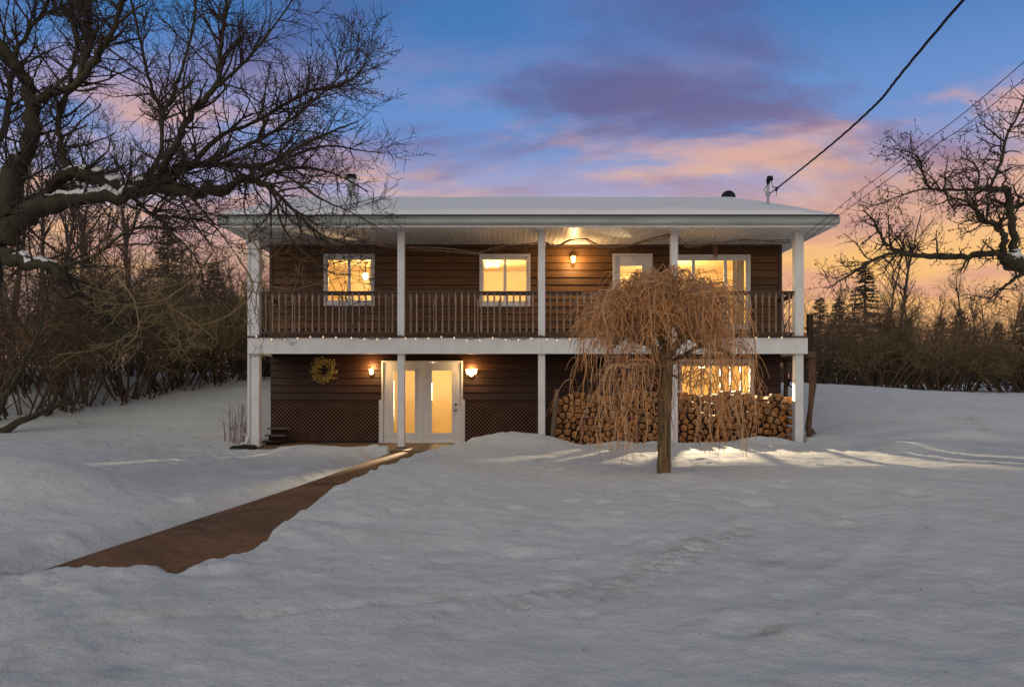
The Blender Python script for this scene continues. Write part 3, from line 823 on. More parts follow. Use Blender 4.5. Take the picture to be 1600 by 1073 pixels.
# gable roof
YR, ZR = 22.05, 6.98
roof_m = MB(); th = 0.06
roof_m.profx([(EY-0.03, Z_E-0.012), (YR, ZR), (2*YR-EY+0.03, Z_E-0.012), (2*YR-EY+0.03, Z_E+th-0.012), (YR, ZR+th), (EY-0.03, Z_E+th-0.012)], EX0-0.02, EX1+0.02)
roof = roof_m.build('roof', M_roof, house)
m = MB(); m.box(EX0-0.02, EX1+0.02, EY-0.055, EY-0.031, Z_E-0.012, Z_E+0.05); m.build('drip_edge', M_dripedge, roof)
for x in (EX0+0.05, EX1-0.13):
    m = MB(); m.profx([(EY+0.06, Z_C+0.0185), (2*YR-EY-0.06, Z_C+0.0185), (2*YR-EY-0.06, Z_E-0.03), (YR, ZR-0.025), (EY+0.06, Z_E-0.03)], x, x+0.08)
    m.build('gable', M_white, roof)
for x in (EX0-0.021, EX1-0.02):   # rake boards along the gable edges
    m = MB(); m.profx([(EY-0.025, Z_E-0.14), (YR, ZR-0.14), (2*YR-EY, Z_E-0.14), (2*YR-EY, Z_E-0.016), (YR, ZR-0.005), (EY-0.025, Z_E-0.016)], x, x+0.039)
    m.build('rake_board', M_gutter, roof)
def roof_z(y): return Z_E+th-0.012+(ZR-Z_E+0.012)*(y-(EY-0.03))/(YR-EY+0.03)
# stove pipe
pc = at(549, 310, 21.6); zb = roof_z(21.6)
m = MB(); m.lathe([(0.16, zb-0.05), (0.155, zb+0.10), (0.13, zb+0.14)], pc[0], 21.6, 14); fl = m.build('stove_pipe', M_galv, roof, True)
zt = CAMZ+(605-273)/FPX*21.6
m = MB(); m.lathe([(0.118, zb+0.12), (0.118, zt-0.30), (0.124, zt-0.295), (0.124, zt-0.27), (0.118, zt-0.265), (0.118, zt-0.12)], pc[0], 21.6, 14); m.build('pipe_body', M_galv, fl, True)
m = MB(); m.lathe([(0.125, zt-0.13), (0.15, zt-0.12), (0.15, zt-0.075), (0.12, zt-0.07), (0.12, zt-0.05), (0.155, zt-0.045), (0.155, zt-0.01), (0.10, zt), (0.02, zt+0.01)], pc[0], 21.6, 14); m.build('pipe_cap', M_black, fl, True)
# turbine vent behind the ridge: ribbed dome
vx, vy = at(1138, 300, 22.6)[0], 22.6; zb = 7.25; R_ = 0.215
m = MB()
n = 20
prof = [(0.13, zb-0.25), (0.13, zb-0.02)] + [(R_*math.cos(q)*1.0+0.0, zb+0.03+R_*math.sin(q)*0.95) for q in np.linspace(-0.1, 1.5, 9)]
k = len(m.v)
for r_, z_ in prof:
    for j in range(n*2):
        rr = r_*(1.0 if j % 2 else 0.93); m.v.append((vx+rr*math.cos(math.pi*j/n), vy+rr*math.sin(math.pi*j/n), z_))
for i in range(len(prof)-1):
    for j in range(2*n): m.f.append((i*2*n+j, i*2*n+(j+1)%(2*n), (i+1)*2*n+(j+1)%(2*n), (i+1)*2*n+j))
m.f.append(tuple((len(prof)-1)*2*n+j for j in range(2*n)))
m.build('roof_vent', M_black, roof)
# service mast
mx, my = at(1200, 300, 18.0)[0], 18.0; zb = roof_z(18.0); zt = CAMZ+(605-280)/FPX*18
m = MB(); m.tube([(mx, my, zb-0.1), (mx, my, zt-0.10)], 0.034, 8); mast = m.build('service_mast', M_galv, roof, True)
m = MB(); m.tube([(mx, my, zt-0.12), (mx+0.005, my-0.01, zt-0.03), (mx+0.02, my-0.03, zt+0.03), (mx+0.045, my-0.06, zt+0.02), (mx+0.055, my-0.08, zt-0.05)], [0.04, 0.055, 0.062, 0.06, 0.045], 8); m.build('weather_head', M_black, mast, True)
zc_ = zt-0.36
m = MB(); m.lathe([(0.05, zc_-0.05), (0.055, zc_-0.04), (0.055, zc_+0.04), (0.05, zc_+0.05)], mx, my, 10); m.build('clamp', M_galv, mast)
HOOK = (mx+0.16, my-0.12, zc_+0.09)
m = MB(); m.tube([(mx+0.03, my, zc_), HOOK], 0.012, 6); m.lathe([(0.012, HOOK[2]-0.05), (0.035, HOOK[2]-0.04), (0.022, HOOK[2]), (0.035, HOOK[2]+0.04), (0.012, HOOK[2]+0.05)], HOOK[0], HOOK[1], 8); m.build('insulator', M_black, mast)
for dx, zz in ((0.17, -0.05), (-0.13, 0.02), (0.22, 0.05)):
    m = MB(); m.tube([(mx+0.045, my-0.07, zt-0.03), (mx+0.07*np.sign(dx), my-0.1, zt-0.20), (mx+dx, my-0.12, zc_+0.05+zz), (HOOK[0] if dx > 0 else mx-0.10, HOOK[1], zc_-0.03+zz)], 0.008, 5); m.build('drip_loop', M_cable, mast)

# snow lying on the roof
def roof_snow():
    xs = np.linspace(EX0+0.01, EX1-0.01, 220); ys = np.concatenate([np.linspace(EY-0.05, EY+0.5, 14), np.linspace(EY+0.6, YR+1.2, 60)])
    Xs, Ys = np.meshgrid(xs, ys)
    base_z = np.where(Ys < YR, roof_z(Ys), 2*(ZR+th)-roof_z(Ys))
    rg = 0.10*np.exp(-((Ys-YR)/0.35)**2)          # the ridge is rounded over
    edge = np.minimum(np.minimum(Xs-EX0, EX1-Xs)/0.55, 1)
    front = np.clip((Ys-(EY-0.05))/0.22, 0, 1)
    t_ = 0.135*np.sqrt(np.clip(edge, 0, 1))*(0.42+0.58*np.sqrt(front)) + 0.03*fbm(Xs*0.8, Ys*0.8, 2, 4)*front + 0.012*fbm(Xs*4, Ys*4, 7, 3)
    # towards the right rake the snow has slipped and thinned
    t_ = t_*(1-0.55*sstep(6.35, 6.95, Xs))
    gap = np.where((front < 0.12) & (vnoise(Xs*1.7, Ys*0, 14) > 0.20), -0.03, 0)
    Zs = base_z + np.maximum(t_, 0.012) - rg*0.5 + gap
    ny_, nx_ = Xs.shape; idx = np.arange(nx_*ny_).reshape(ny_, nx_)
    top = np.stack([Xs, Ys, Zs], -1).reshape(-1, 3); bot = np.stack([Xs, Ys, base_z-0.004], -1).reshape(-1, 3)
    q = [np.stack([idx[:-1,:-1], idx[:-1,1:], idx[1:,1:], idx[1:,:-1]], -1).reshape(-1, 4)]
    B = nx_*ny_
    for line in (idx[0], idx[:,-1], idx[-1][::-1], idx[:,0][::-1]):
        q.append(np.stack([line[:-1], line[:-1]+B, line[1:]+B, line[1:]], -1))
    return fast_mesh('roof_snow', np.concatenate([top, bot]), np.concatenate(q))
tag(put('roof_snow', roof_snow(), M_snow2), 'smooth layer of snow lying on the house roof', 'snow', kind='stuff')

# ------------------------------------------------------------------ lamps
def add_light(name, loc, power, parent, radius=0.05, color=(1.0, 0.60, 0.24), added_spot=None):
    l = bpy.data.lights.new(name, 'SPOT' if added_spot else 'POINT'); l.energy = power; l.color = color; l.shadow_soft_size = radius
    o = bpy.data.objects.new(name, l); COL.objects.link(o); o.parent = parent; o.location = Vector(loc)-WO[parent.name]
    if added_spot:
        l.spot_size = math.radians(added_spot[1]); l.spot_blend = 0.25
        o.rotation_euler = (Vector(added_spot[0])-Vector(loc)).to_track_quat('-Z', 'Y').to_euler()
    return o
def lantern(px, py, label, tulips):
    x, z = wx_(px), wz_(py); y = YW-0.03
    L = root('wall_lantern', (x, y, z), label, 'lamp', 'lit wall lamps on the porch')
    m = MB(); m.tube([(x, y+0.004, z+0.06), (x, y-0.012, z+0.06), (x, y-0.02, z+0.06)], [0.055, 0.055, 0.03], 12); m.build('back_plate', M_brass, L, True)
    if tulips == 0:
        yc = y-0.13
        m = MB(); m.tube([(x, y-0.02, z+0.06), (x, y-0.07, z+0.13), (x, yc, z+0.15), (x, yc, z+0.12)], 0.009, 6); m.build('arm', M_brass, L, True)
        m = MB(); m.lathe([(0.075, z+0.07), (0.07, z+0.085), (0.02, z+0.125), (0.008, z+0.15)], x, yc, 6); m.build('cap', M_brass, L)
        m = MB(); m.lathe([(0.036, z-0.085), (0.066, z+0.069)], x, yc, 6); m.build('glass_shade', M_lampglass, L)
        m = MB(); m.lathe([(0.006, z-0.13), (0.02, z-0.105), (0.038, z-0.086)], x, yc, 6); m.build('finial', M_brass, L)
        add_light('lamp', (x, yc-0.16, z-0.02), 42, L, 0.06)
        add_light('lamp', (x, yc+0.055, z-0.01), 3.0, L, 0.03)
    else:
        spots = [(0.0, -0.03)] if tulips == 1 else [(-0.085, 0.02), (0.0, -0.03), (0.085, 0.03)]
        for dx, dz in spots:
            yc = y-0.12 if dx == 0 else y-0.08
            m = MB(); m.tube([(x, y-0.02, z+0.06), (x+dx*0.5, yc+0.02, z-0.09+dz), (x+dx, yc, z-0.07+dz)], 0.008, 6); m.build('arm', M_brass, L, True)
            m = MB(); zz = z+dz
            pr = [(0.02, zz-0.075), (0.045, zz-0.05), (0.055, zz-0.01), (0.05, zz+0.03), (0.065, zz+0.06)]
            n = 16; k = 0
            for r_, z_ in pr:
                for j in range(n):
                    fl = 1+ (0.16*math.cos(j*2*math.pi/4) if z_ > zz+0.05 else 0.04*math.cos(j*math.pi/2))
                    m.v.append((x+dx+r_*fl*math.cos(2*math.pi*j/n), yc+r_*fl*math.sin(2*math.pi*j/n), z_+(0.012*math.cos(j*math.pi/2) if z_ > zz+0.05 else 0)))
            for i in range(len(pr)-1):
                for j in range(n): m.f.append((i*n+j, i*n+(j+1)%n, (i+1)*n+(j+1)%n, (i+1)*n+j))
            m.f.append(tuple(reversed(range(n))))
            m.build('glass_shade', M_lampglass, L, True)
        add_light('lamp', (x, y-0.12, z+0.13), 16.0, L, 0.04)
        add_light('lamp', (x, y-0.22, z-0.02), 14.0, L, 0.05)
    return L
lantern(895, 407, 'lit lantern on the upstairs wall between window and door', 0)
lantern(582, 579, 'lit lamp with one shade left of the double door', 1)
lantern(737, 582, 'lit lamp with three shades right of the double door', 3)

def ceiling_lamp(x, y, zc, drop, label, power, arms=0, added_spot=None, r=0.10):
    L = root('ceiling_lamp', (x, y, zc), label, 'lamp', 'lit lamps inside the rooms')
    m = MB(); m.lathe([(0.07, zc-0.001), (0.07, zc-0.02), (0.02, zc-0.04), (0.012, zc-drop)], x, y, 12); m.build('stem', M_brass, L)
    spots = [(0, 0)] if not arms else [(0.16*math.cos(6.283*k/arms+0.5), 0.16*math.sin(6.283*k/arms+0.5)) for k in range(arms)]
    for dx, dy in spots:
        rr = r if not arms else r*0.62
        if arms:
            a = MB(); a.tube([(x, y, zc-drop+0.01), (x+dx*0.6, y+dy*0.6, zc-drop-0.03), (x+dx, y+dy, zc-drop+0.02)], 0.009, 6); a.build('arm', M_brass, L, True)
        g_ = MB(); zz = zc-drop-(rr if not arms else -rr)
        g_.lathe([(max(rr*math.cos(q), 0.012), zz+rr*math.sin(q)) for q in np.linspace(-1.5, 1.5, 11)], x+dx, y+dy, 16); g_.build('glass_globe', M_globe, L, True)
    add_light('lamp', (x, y-0.02, zc-drop-2.6*r), power, L, 0.09, (1.0, 0.70, 0.34))
    if added_spot: add_light('lamp', added_spot[0], added_spot[2], L, 0.018, (1.0, 0.80, 0.54), (added_spot[1], added_spot[3]))  # spot added beside the globe, unseen, to throw light onto the snow
    return L
c1 = at(571, 431, 20.9)
ceiling_lamp(c1[0], 20.9, 5.0, 5.0-c1[2]-0.10, 'round glowing globe lamp seen in the leftmost upstairs window', 95)
c2 = at(769, 415, 20.8)
ceiling_lamp(c2[0], 20.8, 5.0, 5.0-c2[2]+0.04, 'three-bulb ceiling lamp seen in the middle upstairs window', 85, 3)
ceiling_lamp(4.4, 20.8, 5.0, 0.25, 'globe lamp behind the wide upstairs window', 200)
ceiling_lamp(-2.2, 20.7, 2.24, 0.08, 'globe lamp behind the double glass door, with an added spot', 110,
             added_spot=((-1.9, 19.6, 1.62), (-4.5, 15.9, 0.2), 4200, 56))  # added spot: streak of light left of the walk
ceiling_lamp(5.15, 20.0, 2.24, 0.08, 'globe lamp behind the window above the firewood, with an added spot', 150,
             added_spot=((5.15, 19.66, 2.2), (4.2, 14.6, 0.1), 3600, 150))  # added spot: fan of light past the firewood

bl = MB(); bl.tube([(RL['w4'][0]+0.03, YW+0.075, RL['w4'][3]-0.075), (RL['w4'][1]-0.03, YW+0.075, RL['w4'][3]-0.075)], 0.055, 10)
tag(bl.build('cutoff_blind', M_blind, None, True), 'added rolled blind cutting off light at the top of the window behind the firewood', 'blind')  # blind added to stop the spot's light reaching far over the snow
# added lamps hidden beside the upstairs windows, brightening the porch ceiling
def fill_lamp(x, y, label, power):
    z0 = Z_F2+0.06; zt_ = 3.98
    L = root('fill_lamp', (x, y, z0), label, 'lamp', 'lit lamps inside the rooms')
    m = MB(); m.lathe([(0.13, z0+0.001), (0.13, z0+0.02), (0.03, z0+0.04), (0.012, z0+0.06), (0.012, zt_-0.1)], x, y, 12); m.build('stand', M_brass, L)
    m = MB(); n = 16
    for r_, z_ in ((0.20, zt_-0.16), (0.14, zt_+0.10)): m.v += [(x+r_*math.cos(2*math.pi*j/n), y+r_*math.sin(2*math.pi*j/n), z_) for j in range(n)]
    m.f += [(j, (j+1) % n, n+(j+1) % n, n+j) for j in range(n)]
    m.build('lamp_shade', M_blind, L, True)
    add_light('lamp', (x, y, zt_+0.10), power, L, 0.05, (1.0, 0.72, 0.40))
fill_lamp(-3.34, 19.55, 'added fill lamp hidden beside the leftmost upstairs window', 190)
fill_lamp(0.86, 19.55, 'added fill lamp hidden beside the middle upstairs window', 190)
fill_lamp(3.62, 19.55, 'added fill lamp hidden between the upstairs door and the wide window', 260)
# blinds in the wide window's side and the lower window
def curtain(x0, x1, y, z0, z1, label):
    n = int((x1-x0)/0.02); m = MB()
    for i in range(n+1):
        x = x0+(x1-x0)*i/n; yy = y+0.022*math.sin(i*0.9)
        m.v += [(x, yy, z0), (x, yy, z1), (x, yy+0.006, z1), (x, yy+0.006, z0)]
    for i in range(n):
        a = i*4; m.f += [(a, a+4, a+5, a+1), (a+3, a+2, a+6, a+7), (a+1, a+5, a+6, a+2), (a, a+3, a+7, a+4)]
    o = m.build('curtain', M_blind, None, True)
    return tag(o, label, 'curtain')
x0, x1, z0, z1 = RU['w3']
curtain(x1-0.32, x1-0.02, YW+0.20, z0+0.02, z1+0.03, 'pale curtain at the right edge of the wide upstairs window')

# ================================================================== things on and around the porch
# wreath
wxc, wzc = wx_(507), wz_(578.5)
wr = root('wreath', (wxc, YW-0.05, wzc), 'round yellow leaf wreath on the shaded lower wall', 'wreath')
m = MB(); m.tube([(wxc+0.21*math.cos(q), YW-0.055, wzc+0.21*math.sin(q)) for q in np.linspace(0, 2*math.pi, 33)], 0.03, 6); m.build('ring', M_vine, wr)
tb = Tubes()
for k in range(520):
    q = rnd.uniform(0, 2*math.pi); rr = 0.225+rnd.gauss(0, 0.052); 
    p0 = np.array([wxc+rr*math.cos(q), YW-0.06-rnd.uniform(0, 0.05), wzc+rr*math.sin(q)])
    d = np.array([math.cos(q+rnd.uniform(0.4, 2.2)), rnd.uniform(-0.7, 0.1), math.sin(q+rnd.uniform(0.4, 2.2))])
    tb.leaf(p0, d, rnd.uniform(0.06, 0.11), rnd.uniform(0.012, 0.026))
lv = put('leaves', tb.mesh('leaves'), M_wreath, wr); lv.location = -WO[wr.name]; lv['kind'] = 'stuff'

# firewood: cells of a jittered pattern, each one split log
def clip(poly, px0, py0, nx_, ny_):
    out = []
    for i in range(len(poly)):
        a, b = poly[i], poly[(i+1) % len(poly)]
        da = (a[0]-px0)*nx_+(a[1]-py0)*ny_; db = (b[0]-px0)*nx_+(b[1]-py0)*ny_
        if da <= 0: out.append(a)
        if (da < 0 < db) or (db < 0 < da):
            t_ = da/(da-db); out.append((a[0]+(b[0]-a[0])*t_, a[1]+(b[1]-a[1])*t_))
    return out
WX_0, WX_1, WZ0 = 1.05, 6.66, 0.05
def wood_top(x): return 1.30+0.05*math.sin(x*2.3+0.5)+0.03*math.sin(x*5.1) - (0.10 if x > 5.6 else 0)*min(1, (x-5.6)*2) - max(0, 1.45-x)*0.55
pts = []
stepx, stepz = 0.168, 0.150
tries = 0
while tries < 9000:
    tries += 1
    xx = rnd.uniform(WX_0+0.05, WX_1-0.05); zz = rnd.uniform(WZ0+0.05, 1.36)
    if zz > wood_top(xx)-0.03: continue
    if all((xx-a_)**2+((zz-b_)*1.12)**2 > 0.126**2 for a_, b_ in pts): pts.append((xx, zz))
GLOG = 'split logs in the long firewood stack'
for (ax, az) in pts:
    poly = [(ax-0.13, az-0.10), (ax-0.06, az-0.12), (ax+0.08, az-0.12), (ax+0.13, az-0.08), (ax+0.12, az+0.06), (ax+0.06, az+0.10), (ax-0.07, az+0.10), (ax-0.12, az+0.05)]
    poly = clip(poly, ax, WZ0, 0, -1)
    for (bx, bz) in pts:
        if (bx, bz) != (ax, az) and abs(bx-ax) < 0.36 and abs(bz-az) < 0.36:
            dx, dz = bx-ax, bz-az; L = math.hypot(dx, dz)
            poly = clip(poly, ax+dx/2-dx/L*0.006, az+dz/2-dz/L*0.006, dx/L, dz/L)
    if len(poly) < 3: continue
    # knock the outline about a little, round some logs
    cx_ = sum(p_[0] for p_ in poly)/len(poly); cz_ = sum(p_[1] for p_ in poly)/len(poly)
    loc = []
    rounded = rnd.random() < 0.35
    for i in range(len(poly)):
        a, b = poly[i-1], poly[i]; 
        if rounded:
            for s in (0.25, 0.75): loc.append((a[0]+(b[0]-a[0])*s-cx_, a[1]+(b[1]-a[1])*s-cz_))
        else: loc.append((b[0]-cx_, b[1]-cz_))
    sh = rnd.uniform(0.74, 0.98); loc = [(u*sh*rnd.uniform(0.95, 1.0), w*sh*rnd.uniform(0.95, 1.0)) for u, w in loc]
    y0 = 17.47+rnd.uniform(-0.10, 0.13); ln = rnd.uniform(0.38, 0.46); n = len(loc)
    V = [(u, 0.0, w) for u, w in loc]+[(u, ln, w) for u, w in loc]+[(0, rnd.uniform(-0.012, 0.004), 0)]
    F = [(i, (i+1) % n, 2*n) for i in range(n)]+[(i, n+i, n+(i+1) % n, (i+1) % n) for i in range(n)]+[tuple(n+i for i in reversed(range(n)))]
    me = bpy.data.meshes.new('split_log'); me.from_pydata(V, [], F); me.update()
    me.materials.append(M_logend); me.materials.append(M_logside)
    for i, pl in enumerate(me.polygons): pl.material_index = 0 if i < n else (1 if rounded or rnd.random() < 0.5 else 0)
    o = put('split_log', me, None, None, (cx_, y0, cz_))
    o.rotation_euler = (rnd.uniform(-0.03, 0.03), 0, rnd.uniform(-0.06, 0.06))
    tag(o, 'split log with tan cut end in the long firewood stack', 'log', GLOG)
NLOGS = len(pts)
# rear support so that the stack is held from behind in the dark: a low pallet
pal = root('pallet', (3.9, 17.8, 0.035), 'dark wooden pallet under the long firewood stack', 'pallet')
for k in range(3):
    m = MB(); m.box(WX_0, WX_1, 17.48+k*0.17, 17.57+k*0.17, 0.036, 0.049); m.build('slat', M_darkwood, pal)
# thin rusty rack frame standing before the logs
rk = root('wood_rack', (at(950, 650, 17.36)[0], 17.36, 0.05), 'thin reddish rack frame standing in front of the logs', 'rack')
yk = 17.33
xa, xb, zt = at(908, 0, yk)[0], at(995, 0, yk)[0], at(0, 651, yk)[2]
m = MB(); m.box(xa+0.0185, xb-0.0185, yk-0.012, yk+0.012, zt-0.016, zt+0.016); m.build('cross_bar', M_redtwig, rk)
for x in (xa, xb):
    m = MB(); m.box(x-0.018, x+0.018, yk-0.014, yk+0.014, 0.05, zt+0.017); m.build('upright', M_redtwig, rk)
# boards leaning at the stack's left end
def board_between(p0, p1, w, d, name, label, cat, mat):
    p0, p1 = Vector(p0), Vector(p1); L = (p1-p0).length
    m = MB(); m.bevbox(-w/2, w/2, -d/2, d/2, 0, L, 0.006)
    o = put(name, m.mesh(name), mat, None, p0); o.rotation_mode = 'QUATERNION'; o.rotation_quaternion = (p1-p0).to_track_quat('Z', 'Y')
    return tag(o, label, cat)
board_between(at(862, 690, 17.3)-np.array([0, 0, 0.06]), at(870, 608, 17.42), 0.12, 0.045, 'plank', 'grey weathered plank standing upright at the left end of the firewood', 'plank', M_oldwood)
board_between(at(836, 692, 17.7), at(864, 624, 17.72), 0.075, 0.04, 'plank', 'thin plank leaning diagonally behind the middle porch post', 'plank', M_logpost)
m = MB(); cc = at(879, 684, 17.3); m.tube([(cc[0], 17.3, 0.04), (cc[0], 17.3, 0.28)], [0.135, 0.125], 14)
tag(m.build('stump', M_logend), 'short round chopping stump beside the upright grey plank', 'stump')

# string lights along the beam: sagging wire with small bulbs
def string_lights(px0, px1, label, hooks):
    y = YP-0.06
    L = root('string_lights', (px_((px0+px1)/2), y, Z_BT), label, 'string lights')
    xs = np.arange(px0, px1, 4.0)
    P = []
    hk = sorted(hooks)
    for x in xs:
        a = max([h for h in hk if h <= x], default=hk[0]); b = min([h for h in hk if h > x], default=hk[-1])
        s = (x-a)/(b-a) if b > a else 0
        sag = 4*s*(1-s)*((3.5+2.5*math.sin(a)) if b > a else 0)
        P.append((px_(x), y+0.008*math.sin(x), pz_(524.5+sag+1.2*math.sin(x*0.37))))
    m = MB(); m.tube(P, 0.008, 4); m.build('wire', M_wire, L)
    x = px0+3
    while x < px1-2:
        i = min(int((x-px0)/4), len(P)-1); p_ = P[i]
        b = MB(); b.lathe([(0.006, p_[2]-0.012), (0.016, p_[2]-0.028), (0.017, p_[2]-0.042), (0.006, p_[2]-0.06)], p_[0], y-0.008, 8)
        b.build('bulb', M_fairy, L, True); x += 20.5+rnd.uniform(-2, 2)
string_lights(402, 905, 'strand of tiny warm bulbs along the white beam, left and middle', [402, 476, 547, 626, 700, 769, 842, 905])
string_lights(1160, 1238, 'short strand of tiny bulbs at the right end of the white beam', [1160, 1185, 1238])

# dry vine woven under the porch ceiling
vn = root('dry_vine', (px_(870), YP+0.12, Z_C-0.2), 'bare dry vine strung along under the porch ceiling between the posts', 'vine')
VP = [(398, 388), (470, 372), (520, 384), (560, 375), (600, 383), (640, 387), (700, 390), (745, 395), (770, 387), (790, 384), (825, 383), (850, 377), (868, 385), (890, 374), (915, 373), (935, 384), (960, 385), (985, 382), (1020, 372), (1050, 367), (1075, 384), (1120, 378), (1160, 374), (1200, 377), (1242, 376)]
yv = YP+0.15
tb = Tubes()
for off in range(3):
    P = []
    for i in range(len(VP)*6-6):
        a, b = VP[i//6], VP[i//6+1]; s = (i % 6)/6
        q = at(a[0]+(b[0]-a[0])*s, a[1]+(b[1]-a[1])*s+off*1.2, yv)
        P.append(q+np.array([0, 0.03*math.sin(i*0.31+off*2), 0.022*math.sin(i*0.23+off*2.1)+rnd.uniform(-0.006, 0.006)]))
    P = np.array(P); P[:,2] = np.minimum(P[:,2], Z_C-0.02)
    tb.add(P, 0.013-0.003*off, 5)
    for k in range(26):
        i = rnd.randrange(3, len(P)-3); d = np.array([rnd.uniform(-1, 1), rnd.uniform(-0.5, 0.5), rnd.uniform(-0.9, 0.3)]); L = rnd.uniform(0.12, 0.4)
        Q = [P[i]+d*L*s+np.array([0, 0, 0.03*math.sin(6*s)]) for s in np.linspace(0, 1, 6)]
        Q = np.array(Q); Q[:,2] = np.minimum(Q[:,2], Z_C-0.015); tb.add(Q, np.linspace(0.006, 0.0025, 6), 3)
o = put('stem', tb.mesh('stem'), M_vine, vn); o.location = -WO[vn.name]

# wind chime
cc = at(1118, 380, YP+0.35)
wc = root('wind_chime', (cc[0], cc[1], Z_C-0.2), 'small brown wind chime hanging before the wide upstairs window', 'wind chime')
m = MB(); m.tube([(cc[0], cc[1], Z_C+0.005), (cc[0], cc[1], cc[2]-0.05)], 0.004, 4); m.build('cord', M_cable, wc)
m = MB(); m.lathe([(0.05, cc[2]-0.065), (0.05, cc[2]-0.05)], cc[0], cc[1], 12); m.build('top_disc', M_chime, wc)
for k in range(5):
    q = 2*math.pi*k/5; m = MB(); m.tube([(cc[0]+0.04*math.cos(q), cc[1]+0.04*math.sin(q), cc[2]-0.066), (cc[0]+0.04*math.cos(q), cc[1]+0.04*math.sin(q), cc[2]-0.30-0.03*k)], 0.010, 8); m.build('tube', M_chime, wc)

# left corner: wooden steps in the dark and the black drain pan
st = root('wooden_steps', (-5.95, 18.3, 0.03), 'low dark wooden steps inside the left porch corner', 'steps')
for k, (zz, yy) in enumerate([(0.10, 17.95), (0.24, 18.15), (0.40, 18.35)]):
    m = MB(); m.box(-6.10, -5.66+0.03*k, yy, yy+0.22, zz, zz+0.04); m.build('tread', M_oldwood if k else M_darkwood, st)
    m = MB(); m.box(-6.07, -5.70+0.03*k, yy+0.2, yy+0.219, 0.036, zz-0.001); m.build('riser', M_darkwood, st)
dp = at(380, 693, 16.75)
zg = ground_z(dp[0], 16.75)
m = MB(); pr = [(-0.30, -0.02), (-0.22, 0.05), (-0.05, 0.07), (0.20, 0.075), (0.27, 0.03), (0.27, -0.03)]
m.profy([(dp[0]+a, zg+0.02+b) for a, b in pr], 16.62, 16.90)
for k in range(4): m.box(dp[0]-0.2+k*0.12, dp[0]-0.15+k*0.12, 16.60, 16.619, zg+0.0, zg+0.09)
tag(m.build('drain_spout', M_black), 'black plastic drain spout lying in snow at the left porch corner', 'drain spout')

# right corner: rustic log supports of a side deck
lp = root('log_post', (7.02, 17.35, 0.1), 'crooked brown log standing beside the right porch post', 'post')
tb = Tubes()
P = [at(1267, 690, 17.5), at(1263, 668, 17.5), at(1266, 640, 17.5), at(1270, 600, 17.5), at(1268, 560, 17.5)]
tb.add(P, [0.07, 0.075, 0.055, 0.085, 0.085], 8); tb.add([P[1], at(1270, 672, 17.45), at(1273, 678, 17.4)], [0.04, 0.03, 0.03], 6)
o = put('trunk', tb.mesh('trunk'), M_logpost, lp); o.location = -WO[lp.name]
q = at(1266, 555, 17.5); m = MB(); m.bevbox(q[0]-0.12, q[0]+0.10, 17.35, 17.62, q[2]-0.06, q[2]+0.09, 0.02); m.build('cap_block', M_logpost, lp)
q0, q1 = at(1266, 549, 17.5), at(1266, 491, 17.5); m = MB(); m.bevbox(q0[0]-0.07, q0[0]+0.05, 17.44, 17.56, q0[2], q1[2], 0.01); m.build('upper_post', M_darkwood, lp)
lb = root('log_brace', (6.3, 19.4, 0.4), 'dark log beam and prop seen behind the right porch post', 'log')
tb = Tubes(); tb.add([at(1222, 561, 19.3), at(1262, 560, 18.5)], [0.10, 0.10], 8); o = put('beam', tb.mesh('beam'), M_logpost, lb); o.location = -WO[lb.name]
tb = Tubes(); tb.add([at(1229, 565, 19.3), at(1228, 600, 19.3), at(1227, 640, 19.3)], [0.06, 0.055, 0.07], 7); o = put('prop', tb.mesh('prop'), M_logpost, lb); o.location = -WO[lb.name]
tb = Tubes(); tb.add([at(1233, 592, 19.2), at(1232, 602, 19.2), at(1241, 606, 19.2), at(1242, 640, 19.2)], 0.03, 6); o = put('hook', tb.mesh('hook'), M_darkwood, lb); o.location = -WO[lb.name]

# overhead wires
def cable(pts_, r, label, twist=False, name='power_cable'):
    tb = Tubes(); pts_ = [np.array(q, float) for q in pts_]
    P = []
    for i in range(len(pts_)-1):       # Catmull-Rom
        p0 = pts_[max(i-1, 0)]; p1 = pts_[i]; p2 = pts_[i+1]; p3 = pts_[min(i+2, len(pts_)-1)]
        for s in np.linspace(0, 1, 40, endpoint=(i == len(pts_)-2)):
            P.append(0.5*((2*p1)+(p2-p0)*s+(2*p0-5*p1+4*p2-p3)*s*s+(3*p1-p0-3*p2+p3)*s**3))
    P = np.array(P)
    if twist:
        for ph in (0, 2.09, 4.19):
            i = np.arange(len(P)); tb.add(P+np.stack([r*1.0*np.cos(i*0.7+ph), 0*i, r*1.0*np.sin(i*0.7+ph)], -1), r, 5)
    else: tb.add(P, r, 5)
    return tag(put(name, tb.mesh(name), M_cable), label, 'cable')
cable([HOOK, at(1350, 181, 12.0), at(1505, 0, 8.9), (4.3, -6, 7.6)], 0.011, 'thick twisted cable rising from the roof mast to upper right', True)
cable([(6.80, 17.14, 4.96), at(1330, 309, 15.0), at(1440, 226, 12.4), at(1600, 97, 10.0), (7.3, 2.0, 7.6)], 0.0065, 'upper of two thin wires rising from the right porch post')
cable([(6.82, 17.14, 4.86), at(1340, 315, 15.0), at(1455, 232, 12.6), at(1600, 124, 10.2), (7.6, 2.0, 7.5)], 0.0065, 'lower of two thin wires rising from the right porch post')

